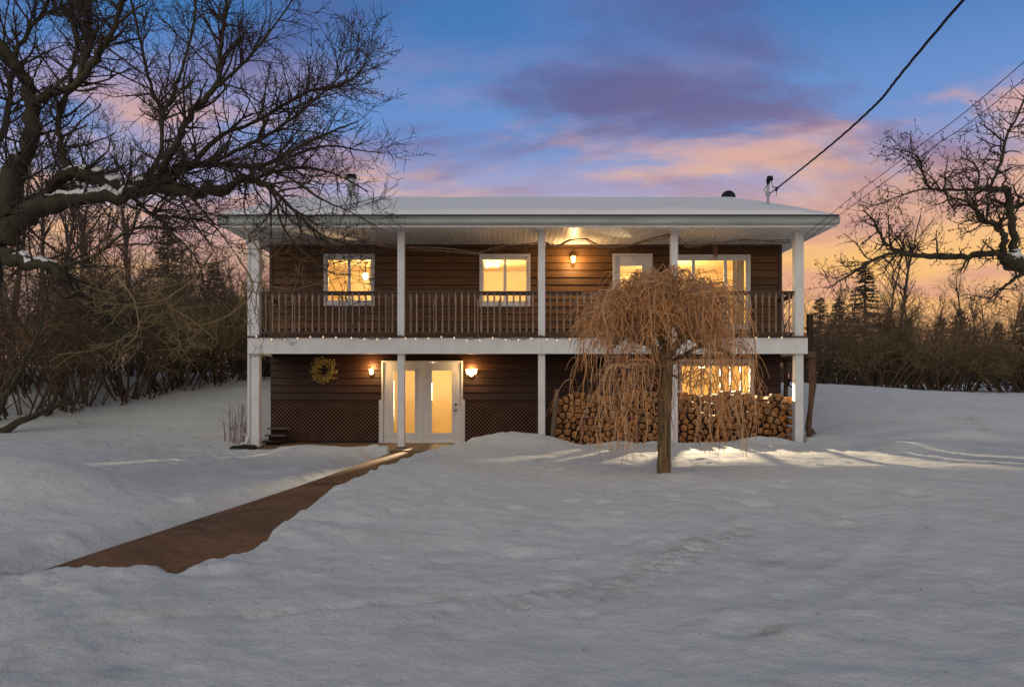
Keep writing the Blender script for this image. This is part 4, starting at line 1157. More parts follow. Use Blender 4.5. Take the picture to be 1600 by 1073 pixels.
# ================================================================== trees
def unit(v): return v/(np.linalg.norm(v)+1e-9)
def grow(tb, p0, d0, L, r0, lev, par, leaves=None):
    """one branch and its side branches; par: per-level settings"""
    seg = par['seg'][lev]; n = max(4, int(L/seg)+1)
    st = L/(n-1)
    wob = rng.normal(0, par['gnarl'][lev], (n-1, 3)); 
    dirs = d0 + np.cumsum(wob, 0) + np.outer(np.linspace(0, 1, n-1), np.array([0, 0, par['trop'][lev]]))
    dirs /= np.linalg.norm(dirs, axis=1, keepdims=True)+1e-9
    P = np.vstack([p0, p0+np.cumsum(dirs*st, 0)])
    r1 = max(par['rmin'], r0*0.35)
    R = np.linspace(r0, r1, n)
    tb.add(P, R, 5 if r0 > 0.03 else (4 if r0 > 0.012 else 3))
    spawn(tb, P, R, L, lev, par, leaves)
def spawn(tb, P, R, L, lev, par, leaves=None, t0=0.12):
    if lev+1 >= par['levels']:
        if leaves is not None:
            for i in range(1, len(P)):
                if rng.random() < par['leaf']: leaves.leaf(P[i], rng.normal(size=3)+unit(P[i]-P[i-1]), rng.uniform(*par['leaf_len']), par['leaf_w'])
        return
    k = rng.poisson(par['dens'][lev]*L)
    n = len(P)
    for _ in range(k):
        t_ = t0+(1-t0)*rng.random()**0.8
        f = t_*(n-1); i = min(int(f), n-2); s = f-i
        p_ = P[i]*(1-s)+P[i+1]*s; r_ = R[i]*(1-s)+R[i+1]*s
        T = unit(P[i+1]-P[i])
        a = rng.normal(size=3); a -= T*(a@T); a = unit(a)
        if par.get('flat'): a = unit(a*np.array([1, par['flat'], 1]))
        ang = math.radians(rng.uniform(*par['ang']))
        d = unit(T*math.cos(ang)+a*math.sin(ang)+np.array([0, 0, par['up'][lev]]))
        ln = par['len'][lev]*rng.uniform(0.45, 1.25)*(1.1-0.5*t_)
        grow(tb, p_, d, ln, max(par['rmin'], min(r_*0.62, par['rcap'][lev])), lev+1, par, leaves)
def limb(tb, tw, pts_, radii, par, leaves, snow=None, t0=0.1, k=8, dens=1.0):
    """hand-placed limb through given points, smoothed, with grown side branches"""
    pts_ = [np.array(q) for q in pts_]; P = []; R = []
    for i in range(len(pts_)-1):
        p0 = pts_[max(i-1, 0)]; p1 = pts_[i]; p2 = pts_[i+1]; p3 = pts_[min(i+2, len(pts_)-1)]
        m_ = 6
        for s in np.linspace(0, 1, m_, endpoint=(i == len(pts_)-2)):
            P.append(0.5*((2*p1)+(p2-p0)*s+(2*p0-5*p1+4*p2-p3)*s*s+(3*p1-p0-3*p2+p3)*s**3)); R.append(radii[i]+(radii[i+1]-radii[i])*s)
    P = np.array(P); sm = np.convolve(rng.normal(0, 1, len(P)+8), np.ones(5)/5, 'same')[4:-4]
    R = np.array(R)*np.clip(0.88+0.22*sm, 0.7, 1.1)
    P = P+rng.normal(0, 1, P.shape)*np.minimum(0.022, 0.30*R)[:,None]
    tb.add(P, R, k)
    L = np.linalg.norm(np.diff(P, axis=0), axis=1).sum()
    par2 = dict(par); par2['dens'] = [par['dens'][0]*dens]+list(par['dens'][1:])
    spawn(tw, P, R, L, 0, par2, leaves, t0)
    if snow is not None:
        a, b = snow[1], snow[2]; S = P[a:b]; r_ = R[a:b]
        w = np.sin(np.linspace(0.25, math.pi-0.25, len(S)))
        snow[0].add(S+np.stack([0*r_, 0*r_, r_*0.72], -1), r_*0.78*w*rng.uniform(0.8, 1.2, len(S)), 7)
def child_mesh(name, tb, mat, parent, kind=None):
    o = put(name, tb.mesh(name), mat, parent); o.location = -WO[parent.name]
    if kind: o['kind'] = kind
    return o

# ---- the old tree on the left, limbs reaching over to the house
LP = dict(levels=4, seg=[0.14, 0.10, 0.08, 0.06], gnarl=[0.10, 0.15, 0.18, 0.2], trop=[0.25, 0.22, 0.15, 0.1], rmin=0.0034,
          dens=[12.0, 8.5, 7.5], len=[0.95, 0.46, 0.22], ang=(25, 75), up=[0.10, 0.1, 0.05], rcap=[0.020, 0.008, 0.0045], leaf=0.12, leaf_len=(0.015, 0.035), leaf_w=0.004)
YL = 10.0
def A(x, y, dy=0.0): return at(x, y, YL+dy)
tl = root('old_tree', (-7.6, 10.0, ground_z(-7.6, 10.0)), 'big old bare tree at left reaching over towards the roof', 'tree')
tb = Tubes(); tw = Tubes(); lv = Tubes(); sn = Tubes()
gzl = ground_z(-7.6, 10.0)
limb(tb, tw, [(-7.6, 10, gzl-0.2), (-7.45, 10, 1.2), (-7.25, 10, 2.4), A(-15, 400), A(8, 330)], [0.30, 0.25, 0.22, 0.19, 0.17], LP, lv, t0=0.6, k=12, dens=0.4)
limb(tb, tw, [A(8, 335), A(22, 270), A(46, 220, .2), A(48, 160, .3), A(30, 110, .3), A(-10, 60, .2), A(-40, 10)], [0.17, 0.14, 0.12, 0.11, 0.10, 0.09, 0.07], LP, lv)
limb(tb, tw, [A(48, 168, .3), A(75, 148, .2), A(112, 134), A(150, 90), A(170, 58, -.2), A(186, 20, -.3), A(192, -30, -.3)], [0.075, 0.065, 0.055, 0.05, 0.042, 0.035, 0.025], LP, lv)
limb(tb, tw, [A(118, 132), A(138, 80, .3), A(141, 30, .4), A(140, -30, .4)], [0.05, 0.042, 0.036, 0.03], LP, lv)
limb(tb, tw, [A(10, 380), A(30, 335), A(80, 302), A(104, 275), A(150, 278), A(196, 293), A(235, 286), A(270, 280)], [0.17, 0.16, 0.14, 0.12, 0.10, 0.092, 0.085, 0.075], LP, lv, (sn, 15, 40))
limb(tb, tw, [A(100, 278), A(97, 235, .2), A(92, 190, .5), A(110, 120, .7), A(120, 60, .8), A(105, -10, .8)], [0.06, 0.05, 0.042, 0.036, 0.03, 0.022], LP, lv)
limb(tb, tw, [A(30, 350), A(60, 325, -.3), A(110, 312, -.3), A(170, 305, -.2), A(236, 298), A(300, 302), A(350, 296), A(380, 282), A(420, 290, -.3), A(455, 325, -.4), A(500, 368, -.4), A(535, 395, -.4)], [0.15, 0.125, 0.11, 0.10, 0.095, 0.09, 0.075, 0.055, 0.042, 0.03, 0.02, 0.010], LP, lv, (sn, 6, 28))
limb(tb, tw, [A(236, 288), A(262, 282), A(290, 262, .2), A(320, 254, .2), A(352, 258, .2), A(410, 258, .1), A(462, 232, 0), A(520, 205), A(560, 190)], [0.075, 0.068, 0.06, 0.052, 0.045, 0.038, 0.028, 0.018, 0.01], LP, lv, (sn, 0, 10))
limb(tb, tw, [A(245, 283), A(275, 225, -.2), A(300, 175, -.3), A(338, 135, -.3), A(345, 80, -.4), A(352, 20, -.4), A(357, -20, -.4)], [0.06, 0.054, 0.048, 0.042, 0.034, 0.026, 0.018], LP, lv)
limb(tb, tw, [A(222, 286), A(250, 240, .4), A(252, 180, .5), A(235, 130, .6), A(218, 60, .6), A(204, 0, .6)], [0.045, 0.04, 0.034, 0.028, 0.022, 0.016], LP, lv)
limb(tb, tw, [A(252, 188, .5), A(280, 120, .5), A(300, 50, .4), A(308, -10, .4)], [0.028, 0.024, 0.02, 0.014], LP, lv)
limb(tb, tw, [A(300, 258, .2), A(345, 212, .3), A(400, 190, .3), A(470, 148, .2), A(540, 130, .1), A(575, 95)], [0.045, 0.036, 0.03, 0.022, 0.014, 0.008], LP, lv)
limb(tb, tw, [A(338, 135, -.3), A(380, 100, -.3), A(430, 40, -.3), A(460, -5, -.2)], [0.03, 0.024, 0.016, 0.01], LP, lv)
limb(tb, tw, [A(330, 255, .2), A(390, 225, 0), A(450, 190, -.2), A(510, 140, -.2), A(545, 105, -.2)], [0.035, 0.03, 0.022, 0.015, 0.008], LP, lv)
limb(tb, tw, [A(380, 284), A(430, 268, .2), A(480, 262, .3), A(530, 275, .3), A(575, 300, .3)], [0.035, 0.026, 0.02, 0.014, 0.007], LP, lv, dens=0.6)
limb(tb, tw, [A(400, 260, .1), A(455, 280, -.2), A(500, 310, -.3), A(545, 330, -.3), A(590, 355, -.3)], [0.028, 0.022, 0.016, 0.011, 0.006], LP, lv, dens=0.5)
limb(tb, tw, [A(430, 300, -.3), A(440, 350, -.4), A(470, 390, -.5), A(515, 425, -.5), A(545, 430, -.5)], [0.022, 0.018, 0.014, 0.010, 0.006], LP, lv, dens=0.35)
limb(tb, tw, [A(450, 245), A(510, 228, .2), A(560, 235, .3), A(600, 240, .3)], [0.022, 0.016, 0.01, 0.006], LP, lv)
limb(tb, tw, [A(5, 395), A(40, 412, -.3), A(90, 420, -.4), A(125, 462, -.4), A(160, 498, -.4), A(200, 520, -.4)], [0.11, 0.09, 0.075, 0.055, 0.04, 0.02], LP, lv, (sn, 3, 14))
limb(tb, tw, [A(130, 470, -.4), A(100, 420, -.8), A(150, 400, -.9), A(200, 360, -.9), A(260, 360, -.8), A(310, 410, -.8), A(320, 470, -.8)], [0.03, 0.028, 0.025, 0.022, 0.02, 0.014, 0.007], LP, lv)
limb(tb, tw, [A(-20, 250), A(10, 190, .9), A(20, 100, 1.0), A(60, 30, 1.0), A(110, 15, 1.0), A(160, 30, 1)], [0.07, 0.05, 0.042, 0.032, 0.024, 0.014], LP, lv)
limb(tb, tw, [A(200, 300, .2), A(230, 330, .6), A(270, 340, .7), A(330, 350, .7), A(370, 400, .7)], [0.03, 0.024, 0.02, 0.014, 0.007], LP, lv)
pal_t, pal_w = Tubes(), Tubes()
for q_ in ([A(330, 395, -.8), A(300, 440, -1.0), A(260, 470, -1.1), A(300, 500, -1.1), A(335, 530, -1.1)], [A(370, 400, -.6), A(395, 445, -.8), A(375, 480, -.9), A(330, 505, -.9), A(290, 505, -.9)],
           [A(180, 430, -.9), A(210, 470, -1.1), A(215, 520, -1.2), A(190, 545, -1.2)], [A(380, 350, -.5), A(410, 410, -.6), A(400, 470, -.7), A(415, 520, -.7)]):
    limb(pal_t, pal_w, q_, list(np.linspace(0.016, 0.005, len(q_))), LP, None, dens=0.5, k=5)
pal_t.V += pal_w.V; pal_t.Q += [q_+pal_t.n for q_ in pal_w.Q]; pal_t.n += pal_w.n
child_mesh('pale_twigs', pal_t, M_hedge2, tl)
child_mesh('trunk', tb, M_bark, tl); child_mesh('crown', tw, M_twig, tl); child_mesh('buds', lv, M_twig, tl, 'stuff'); child_mesh('snow_cap', sn, M_snow2, tl)
NT1 = tw.n

# ---- the tree on the right, limbs entering from beyond the frame
RP = dict(levels=3, seg=[0.10, 0.07, 0.05], gnarl=[0.14, 0.20, 0.22], trop=[0.10, 0.1, 0.1], rmin=0.0032,
          dens=[14.0, 13.0], len=[0.66, 0.27], ang=(35, 85), up=[0.08, 0.05], rcap=[0.018, 0.007], leaf=0.55, leaf_len=(0.03, 0.07), leaf_w=0.010)
YRt = 12.0
def B(x, y, dy=0.0): return at(x, y, YRt+dy)
gzr = ground_z(9.1, 12.2)
tr_ = root('gnarled_tree', (9.1, 12.2, gzr), 'gnarled bare tree whose limbs enter from the right edge', 'tree')
tb = Tubes(); tw = Tubes(); lv = Tubes(); sn = Tubes()
limb(tb, tw, [(9.1, 12.2, gzr-0.2), (9.0, 12.2, 1.4), (8.95, 12.1, 2.5), B(1640, 440), B(1615, 422)], [0.28, 0.24, 0.22, 0.18, 0.15], RP, lv, t0=0.8, k=12, dens=0.3)
limb(tb, tw, [B(1622, 424), B(1600, 416), B(1577, 407), B(1556, 396), B(1520, 400), B(1470, 401), B(1430, 399), B(1400, 392, .1), B(1380, 375, .2), B(1365, 345, .2), B(1348, 328, .2)], [0.16, 0.14, 0.12, 0.07, 0.055, 0.055, 0.045, 0.035, 0.026, 0.018, 0.01], RP, lv, (sn, 5, 16))
limb(tb, tw, [B(1400, 394), B(1370, 404, -.1), B(1340, 422, -.2), B(1310, 440, -.2), B(1292, 452, -.2)], [0.032, 0.026, 0.02, 0.013, 0.007], RP, lv)
limb(tb, tw, [B(1582, 404), B(1584, 370), B(1578, 330), B(1575, 297), B(1555, 296), B(1520, 296), B(1480, 297), B(1455, 295), B(1443, 272), B(1436, 248), B(1415, 236), B(1398, 233)], [0.075, 0.068, 0.062, 0.055, 0.042, 0.034, 0.028, 0.024, 0.02, 0.016, 0.011, 0.006], RP, lv)
limb(tb, tw, [B(1562, 396), B(1570, 372, -.2), B(1556, 350, -.2), B(1532, 344, -.2), B(1522, 315, -.2)], [0.06, 0.055, 0.05, 0.042, 0.03], RP, lv, (sn, 1, 8))
limb(tb, tw, [B(1540, 346, -.2), B(1515, 318, -.3), B(1490, 310, -.3), B(1465, 320, -.3)], [0.03, 0.024, 0.016, 0.008], RP, lv)
limb(tb, tw, [B(1545, 296), B(1562, 260, .2), B(1572, 215, .3), B(1590, 180, .3), B(1612, 130, .3)], [0.035, 0.03, 0.025, 0.02, 0.014], RP, lv)
limb(tb, tw, [B(1570, 222, .3), B(1548, 205, .2), B(1530, 190, .2)], [0.02, 0.014, 0.007], RP, lv)
limb(tb, tw, [B(1525, 296), B(1530, 272, .1), B(1520, 255, .1), B(1500, 246, .1)], [0.02, 0.016, 0.011, 0.006], RP, lv)
limb(tb, tw, [B(1453, 294), B(1425, 300, -.2), B(1395, 310, -.3), B(1368, 322, -.3)], [0.018, 0.014, 0.01, 0.006], RP, lv)
limb(tb, tw, [B(1620, 300), B(1595, 320, .3), B(1575, 322, .2), B(1550, 312, 0)], [0.05, 0.04, 0.03, 0.02], RP, lv)
limb(tb, tw, [B(1600, 425), B(1580, 440, -.2), B(1560, 455, -.3), B(1545, 470, -.3)], [0.04, 0.028, 0.018, 0.008], RP, lv)
child_mesh('trunk', tb, M_bark, tr_); child_mesh('crown', tw, M_twig, tr_); child_mesh('buds', lv, M_twig, tr_, 'stuff'); child_mesh('snow_cap', sn, M_snow2, tr_)

# ---- weeping tree in front of the firewood
YT = 10.9
wtx = at(1037, 748, YT)[0]; gzt = ground_z(wtx, YT)
wt = root('weeping_tree', (wtx, YT, gzt), 'small weeping tree with drooping orange-brown twigs before the firewood', 'tree')
def Wp(x, y, dy=0): return at(x, y, YT+dy)
tb = Tubes()
tb.add([(wtx, YT, gzt-0.15), (wtx, YT, gzt+0.12), Wp(1037, 690), Wp(1040, 640), Wp(1041, 590), Wp(1041, 562)], [0.105, 0.088, 0.084, 0.088, 0.094, 0.105], 14)
# ridged bark: a few ribs running up the trunk
for k in range(22):
    q = 2*math.pi*k/22+rnd.uniform(-0.1, 0.1); P = []
    for s in np.linspace(0.02, 1, 14):
        zz = gzt+s*(Wp(0, 570)[2]-gzt); rr = 0.083+0.008*abs(s-0.4)
        P.append((wtx+(0.02*s)+rr*math.cos(q+0.5*s), YT+rr*math.sin(q+0.5*s), zz))
    tb.add(np.array(P)+rng.normal(0, 0.005, (14, 3)), rng.uniform(0.005, 0.017, 14), 4)
child_mesh('trunk', tb, M_weepbark, wt)
lb_ = Tubes()
LIMBS = [
 ([Wp(1040, 566), Wp(1024, 548), Wp(1008, 530, -.1), Wp(990, 516, -.15), Wp(972, 528, -.2), Wp(956, 545, -.25)], [0.07, 0.055, 0.048, 0.04, 0.034, 0.026]),
 ([Wp(1006, 530, -.1), Wp(1000, 505, .05), Wp(985, 480, .2), Wp(965, 462, .3)], [0.035, 0.028, 0.022, 0.015]),
 ([Wp(1041, 562), Wp(1034, 530, .1), Wp(1022, 500, .2), Wp(1025, 465, .25), Wp(1015, 435, .3)], [0.06, 0.05, 0.04, 0.03, 0.018]),
 ([Wp(1042, 562), Wp(1056, 540, -.1), Wp(1075, 525, -.2), Wp(1100, 540, -.3), Wp(1130, 548, -.35), Wp(1152, 560, -.4)], [0.07, 0.056, 0.045, 0.036, 0.028, 0.018]),
 ([Wp(1060, 536, -.1), Wp(1075, 505, .1), Wp(1090, 470, .2), Wp(1105, 445, .25)], [0.045, 0.035, 0.026, 0.015]),
 ([Wp(1042, 560), Wp(1046, 520, -.15), Wp(1052, 480, -.3), Wp(1050, 440, -.35)], [0.05, 0.04, 0.03, 0.018]),
 ([Wp(1040, 566), Wp(1030, 572, -.3), Wp(1010, 578, -.5), Wp(985, 575, -.65)], [0.045, 0.036, 0.028, 0.018]),
 ([Wp(1042, 566), Wp(1060, 560, .3), Wp(1085, 545, .6), Wp(1115, 530, .8)], [0.05, 0.04, 0.03, 0.018]),
 ([Wp(1040, 560), Wp(1025, 545, .3), Wp(1000, 535, .6), Wp(970, 520, .85)], [0.05, 0.04, 0.03, 0.018]),
 ([Wp(1036, 590), Wp(1022, 600, -.1), Wp(1008, 596, -.15)], [0.028, 0.02, 0.012]),
 ([Wp(1045, 585), Wp(1060, 590, -.15), Wp(1072, 600, -.2), Wp(1086, 606, -.2)], [0.02, 0.014, 0.008, 0.005]),
]
starts = []
for pts_, rad in LIMBS:
    P = []; R = []
    for i in range(len(pts_)-1):
        p0 = pts_[max(i-1, 0)]; p1 = pts_[i]; p2 = pts_[i+1]; p3 = pts_[min(i+2, len(pts_)-1)]
        for s in np.linspace(0, 1, 5, endpoint=(i == len(pts_)-2)):
            P.append(0.5*((2*p1)+(p2-p0)*s+(2*p0-5*p1+4*p2-p3)*s*s+(3*p1-p0-3*p2+p3)*s**3)); R.append(rad[i]+(rad[i+1]-rad[i])*s)
    P = np.array(P)+rng.normal(0, 0.008, (len(P), 3)); lb_.add(P, R, 7)
    starts += [(P[i], unit(P[min(i+1, len(P)-1)]-P[i-1])) for i in range(len(P)//3, len(P))]
child_mesh('limbs', lb_, M_weepbark, wt)
cr, cr2, cr3, cr4 = Tubes(), Tubes(), Tubes(), Tubes()
C0 = np.array([wtx, YT, 0])
ztop = Wp(0, 404)[2]
hi_starts = [q for q in starts if q[0][2] > Wp(0, 535)[2]]
lo_starts = [q for q in starts if q[0][2] <= Wp(0, 522)[2]]
def strand(p0, reach, rise, fall, a, out_bias, thick, zstop=None):
    out = p0-C0; out[2] = 0; r_now = np.linalg.norm(out)
    hd = unit(unit(out)*out_bias+np.array([math.cos(a), math.sin(a), 0]))
    maxr = 1.22; reach = min(reach, max(0.10, maxr-r_now))
    rr = min(1.0, (r_now+reach)/maxr)
    dome = ztop-0.66*rr**1.9-abs(rng.normal(0, 0.10))-0.10*(1+math.sin(2.0*a+1.1))*rr
    rise = max(0.05, min(rise, dome-p0[2]))
    side = np.cross(hd, [0, 0, 1.0])
    P = [p0]
    bend = rng.normal(0, 0.12)
    for s in np.linspace(0, 1, 7)[1:]:
        P.append(p0+hd*reach*s+side*bend*math.sin(s*3.1)*reach+np.array([0, 0, rise*math.sin(s*math.pi*0.62)/math.sin(math.pi*0.5)]))
    top = P[-1]
    if zstop is not None: fall = min(fall, max(0.12, top[2]-zstop))
    if abs(top[0]-wtx) < 0.20 and top[1] < YT and top[2]-fall < Wp(0, 560)[2]: return
    fall = max(0.12, min(fall, top[2]-gzt-rng.uniform(0.22, 0.5)))
    n = max(5, int(fall/0.085)); f1, f2 = rng.uniform(5, 11, 2); ph = rng.uniform(0, 6.3, 2); am = rng.uniform(0.008, 0.045)
    dr = rng.normal(0, 0.10, 2)
    for i in range(1, n+1):
        s = i/n; z = fall*s
        P.append(top+hd*0.15*(1-math.exp(-z*5))+np.array([dr[0]*s+am*(math.sin(f1*z+ph[0])-math.sin(ph[0])), dr[1]*s+am*(math.sin(f2*z+ph[1])-math.sin(ph[1])), -z]))
    P = np.array(P)+rng.normal(0, 0.006, (len(P), 3)); m_ = len(P)
    cc_ = rng.random(); (cr if cc_ < 0.42 else cr2 if cc_ < 0.62 else cr3 if cc_ < 0.80 else cr4).add(P, np.linspace(thick, 0.0032, m_), 3)
    for j in range(rng.integers(0, 4)):
        i = rng.integers(3, m_-1); d = unit(rng.normal(0, 1, 3)*np.array([1, 1, 0.5])+np.array([0, 0, 0.1])); ln = rng.uniform(0.10, 0.34)
        Q = [P[i]+d*ln*s+np.array([0, 0, 0.35*ln*s-1.5*ln*s*s]) for s in np.linspace(0, 1, 6)]
        cr.add(np.array(Q), np.linspace(0.0052, 0.003, 6), 3)
for k in range(980):       # the dense dome
    p0, T = hi_starts[rng.integers(len(hi_starts))]
    strand(p0, rng.uniform(0.08, 0.85)**1.2, rng.uniform(0.2, 1.2), rng.uniform(0.12, 0.9), rng.uniform(0, 6.28), rng.uniform(0.1, 1.0), rng.uniform(0.0045, 0.0085), Wp(0, rng.uniform(490, 560))[2])
for k in range(85):        # long hangers
    p0, T = starts[rng.integers(len(starts))]
    strand(p0, rng.uniform(0.3, 0.95), rng.uniform(0.1, 0.7), rng.uniform(1.0, 2.4), rng.uniform(0, 6.28), rng.uniform(0.6, 1.6), rng.uniform(0.0045, 0.0062))
for k in range(230):       # the lower tier, fuller on the left
    p0, T = lo_starts[rng.integers(len(lo_starts))]
    if p0[0] > wtx and rng.random() < 0.35: continue
    strand(p0, rng.uniform(0.1, 0.75), rng.uniform(0.02, 0.16), rng.uniform(0.3, 1.45), rng.uniform(0, 6.28), rng.uniform(0.4, 1.6), rng.uniform(0.0045, 0.0065))
for k in range(26):        # wild shoots that arch free of the crown
    p0, T = hi_starts[rng.integers(len(hi_starts))]
    ztop += 0.16; strand(p0, rng.uniform(0.5, 1.2), rng.uniform(0.6, 1.3), rng.uniform(0.3, 1.2), rng.uniform(0, 6.28), 1.2, 0.007); ztop -= 0.16
for nm_, tb_, mt_ in (('tan_twigs', cr3, M_weep3), ('brown_twigs', cr4, M_weep4)): child_mesh(nm_, tb_, mt_, wt)
child_mesh('crown', cr, M_weep, wt); child_mesh('grey_twigs', cr2, M_weep2, wt)

# ---- shrubs and hedges
def shrub_proto(name, label, cat, group, h, spread, nst, par, mat, at_loc, seed):
    global rng
    rng = np.random.default_rng(seed)
    r = root(name, at_loc, label, cat, group)
    st_, tw_ = Tubes(), Tubes()
    for k in range(nst):
        a = rng.uniform(0, 2*math.pi); q = rng.uniform(0, 0.30)*spread
        p0 = np.array([q*math.cos(a), q*math.sin(a), -0.15]); d = unit(np.array([math.cos(a)*spread*0.35/h*2, math.sin(a)*spread*0.35/h*2, 1])+rng.normal(0, 0.12, 3))
        L = h*rng.uniform(0.6, 1.1); n = 12
        dirs = d+np.cumsum(rng.normal(0, 0.055, (n-1, 3)), 0); dirs /= np.linalg.norm(dirs, axis=1, keepdims=True)
        P = np.vstack([p0, p0+np.cumsum(dirs*L/(n-1), 0)]); R = np.linspace(rng.uniform(0.018, 0.045)*h/4, 0.006, n)
        st_.add(P, R, 4); spawn(tw_, P, R, L, 0, par, None, par['t0'])
    put('stems', st_.mesh('stems'), M_hedgestem, r, at_loc).location = (0, 0, 0); put('twigs', tw_.mesh('twigs'), mat, r, at_loc).location = (0, 0, 0)
    return r
SHP = dict(levels=3, seg=[0.22, 0.16, 0.1], gnarl=[0.13, 0.18, 0.2], trop=[-0.1, -0.1, 0], rmin=0.0045, dens=[5.0, 5.5], len=[1.15, 0.55], ang=(25, 80), up=[0.15, 0.05], rcap=[0.013, 0.007], t0=0.36)
protos = []
HG = 'brown thicket shrubs along the left of the lawn'
lab_l = ['tangled brown shrub in the thicket left of the house', 'dense reddish-brown shrub in the thicket left of the house', 'olive-brown twiggy shrub in the thicket left of the house']
# base line of the left thicket, from near the frame's edge back towards the house
def left_line(s): 
    X = -13.6+4.6*s; Y = 18.0+10.5*s
    return X, Y
a0 = left_line(0.02)
P1 = shrub_proto('thicket_shrub', lab_l[0], 'shrub', HG, 4.4, 2.6, 16, SHP, M_hedge, (a0[0], a0[1], ground_z(*a0)), 21)
a1 = left_line(0.30)
P2 = shrub_proto('thicket_shrub', lab_l[1], 'shrub', HG, 3.8, 3.0, 18, SHP, M_hedge, (a1[0], a1[1], ground_z(*a1)), 22)
a2 = left_line(0.55)
P3 = shrub_proto('thicket_shrub', lab_l[2], 'shrub', HG, 3.4, 2.8, 18, SHP, M_hedge2, (a2[0], a2[1], ground_z(*a2)), 23)
rnd2 = random.Random(5)
def place(proto, x, y, sc, label=None):
    return copy_tree(proto, (x, y, ground_z(x, y)), rnd2.uniform(0, 6.28), sc, label)
for k, s in enumerate([0.12, 0.2, 0.38, 0.46, 0.64, 0.72, 0.80, 0.88, 0.96, 1.04, 1.12]):
    X, Y = left_line(s); pr = (P1, P2, P3)[k % 3]
    place(pr, X+rnd2.uniform(-0.5, 0.3), Y+rnd2.uniform(-0.3, 0.6), rnd2.uniform(0.85, 1.1))
for k in range(16):
    s = rnd2.uniform(0, 1.15); X, Y = left_line(s); pr = (P1, P2, P3)[k % 3]
    place(pr, X-rnd2.uniform(1.5, 4.5), Y+rnd2.uniform(1.5, 5.0), rnd2.uniform(0.95, 1.25))
for k in range(5):      # closing the thicket behind the house's left side
    place((P1, P2, P3)[k % 3], -9.6+k*0.9+rnd2.uniform(-.3, .3), 31+rnd2.uniform(-1, 1.5), 1.0)

# right thicket beyond the crest of snow
HR = 'brown thicket shrubs beyond the snow on the right'
lab_r = ['tangled brown shrub in the thicket right of the house', 'dense reddish-brown shrub in the thicket right of the house', 'olive-brown twiggy shrub in the thicket right of the house']
for k in range(30):
    X = 12.3+k*0.62+rnd2.uniform(-0.4, 0.4); Y = 32.5-0.10*(X-12)+rnd2.uniform(-1.2, 3.0)
    o = place((P1, P2, P3)[k % 3], X, Y, (1.05, 1.05, rnd2.uniform(0.72, 1.02)), lab_r[k % 3]); o['group'] = HR; o.name = 'thicket_shrub'

# bare trees standing in the thickets
BTP = dict(levels=4, seg=[0.4, 0.25, 0.15, 0.1], gnarl=[0.06, 0.10, 0.14, 0.2], trop=[0.25, 0.2, 0.15, 0.1], rmin=0.006, dens=[2.6, 3.4, 3.6], len=[2.0, 0.95, 0.45], ang=(25, 60), up=[0.35, 0.2, 0.1], rcap=[0.04, 0.016, 0.009])
def bare_tree_proto(loc, label, group, h, seed):
    global rng
    rng = np.random.default_rng(seed)
    r = root('bare_tree', loc, label, 'tree', group); st_, tw_ = Tubes(), Tubes()
    n = 16; dirs = np.array([0, 0, 1.0])+np.cumsum(rng.normal(0, 0.035, (n-1, 3)), 0); dirs /= np.linalg.norm(dirs, axis=1, keepdims=True)
    P = np.vstack([[0, 0, -0.2], np.array([0, 0, -0.2])+np.cumsum(dirs*h/(n-1), 0)]); R = np.linspace(h*0.014, 0.012, n)
    st_.add(P, R, 6); spawn(tw_, P, R, h, 0, BTP, None, 0.28)
    put('trunk', st_.mesh('trunk'), M_farwood, r, loc).location = (0, 0, 0); put('crown', tw_.mesh('crown'), M_farwood, r, loc).location = (0, 0, 0)
    return r
def gl_(px, Y): x = (px-800)/FPX*Y; return (x, Y, ground_z(x, Y))
T1 = bare_tree_proto(gl_(203, 26), 'tall bare tree with straight trunk rising from the left thicket', 'bare trees in the left thicket', 9.0, 31)
T2 = bare_tree_proto(gl_(1397, 33), 'slim bare tree rising highest from the right thicket', 'bare trees in the right thicket', 8.6, 32)
for q, Y, sc, lb2, gp in [(18, 25, 1.0, 'bare tree just behind the big old tree at the left edge', 'bare trees in the left thicket'), (92, 24.5, 0.95, 'bare tree behind the snowy limb, left of the tall straight trunk', 'bare trees in the left thicket'), (160, 27, 0.9, 'bare tree right behind the snowy limb at left', 'bare trees in the left thicket'), (60, 27, 1.0, 'bare tree standing in the left thicket near the frame edge', 'bare trees in the left thicket'), (128, 30, 0.9, 'bare tree in the left thicket between two taller trunks', 'bare trees in the left thicket'), (290, 36, 0.75, 'low bare tree in the left thicket beside the dark spruces', 'bare trees in the left thicket'), (375, 38, 0.7, 'small bare tree in the left thicket next to the porch post', 'bare trees in the left thicket')]:
    o = copy_tree(T1, gl_(q, Y), rnd2.uniform(0, 6), sc, lb2); o['group'] = gp
for q, Y, sc, lb2 in [(1377, 35, 0.85, 'bare sapling just left of the highest tree in the right thicket'), (1430, 36, 0.75, 'bare tree right of the highest tree in the right thicket'), (1530, 40, 0.7, 'bare tree far right in the right thicket'), (1236, 44, 0.8, 'bare tree glimpsed between house wall and right porch post')]:
    o = copy_tree(T2, gl_(q, Y), rnd2.uniform(0, 6), sc, lb2)

for k, q in enumerate([1290, 1330, 1452, 1488, 1515, 1545, 1572, 1592]):
    o = copy_tree((T1, T2)[k % 2], gl_(q, 37+rnd2.uniform(-2, 6)), rnd2.uniform(0, 6), rnd2.uniform(0.5, 0.68), 'low bare sapling whose top shows above the right thicket'); o['group'] = 'bare saplings in the right thicket'
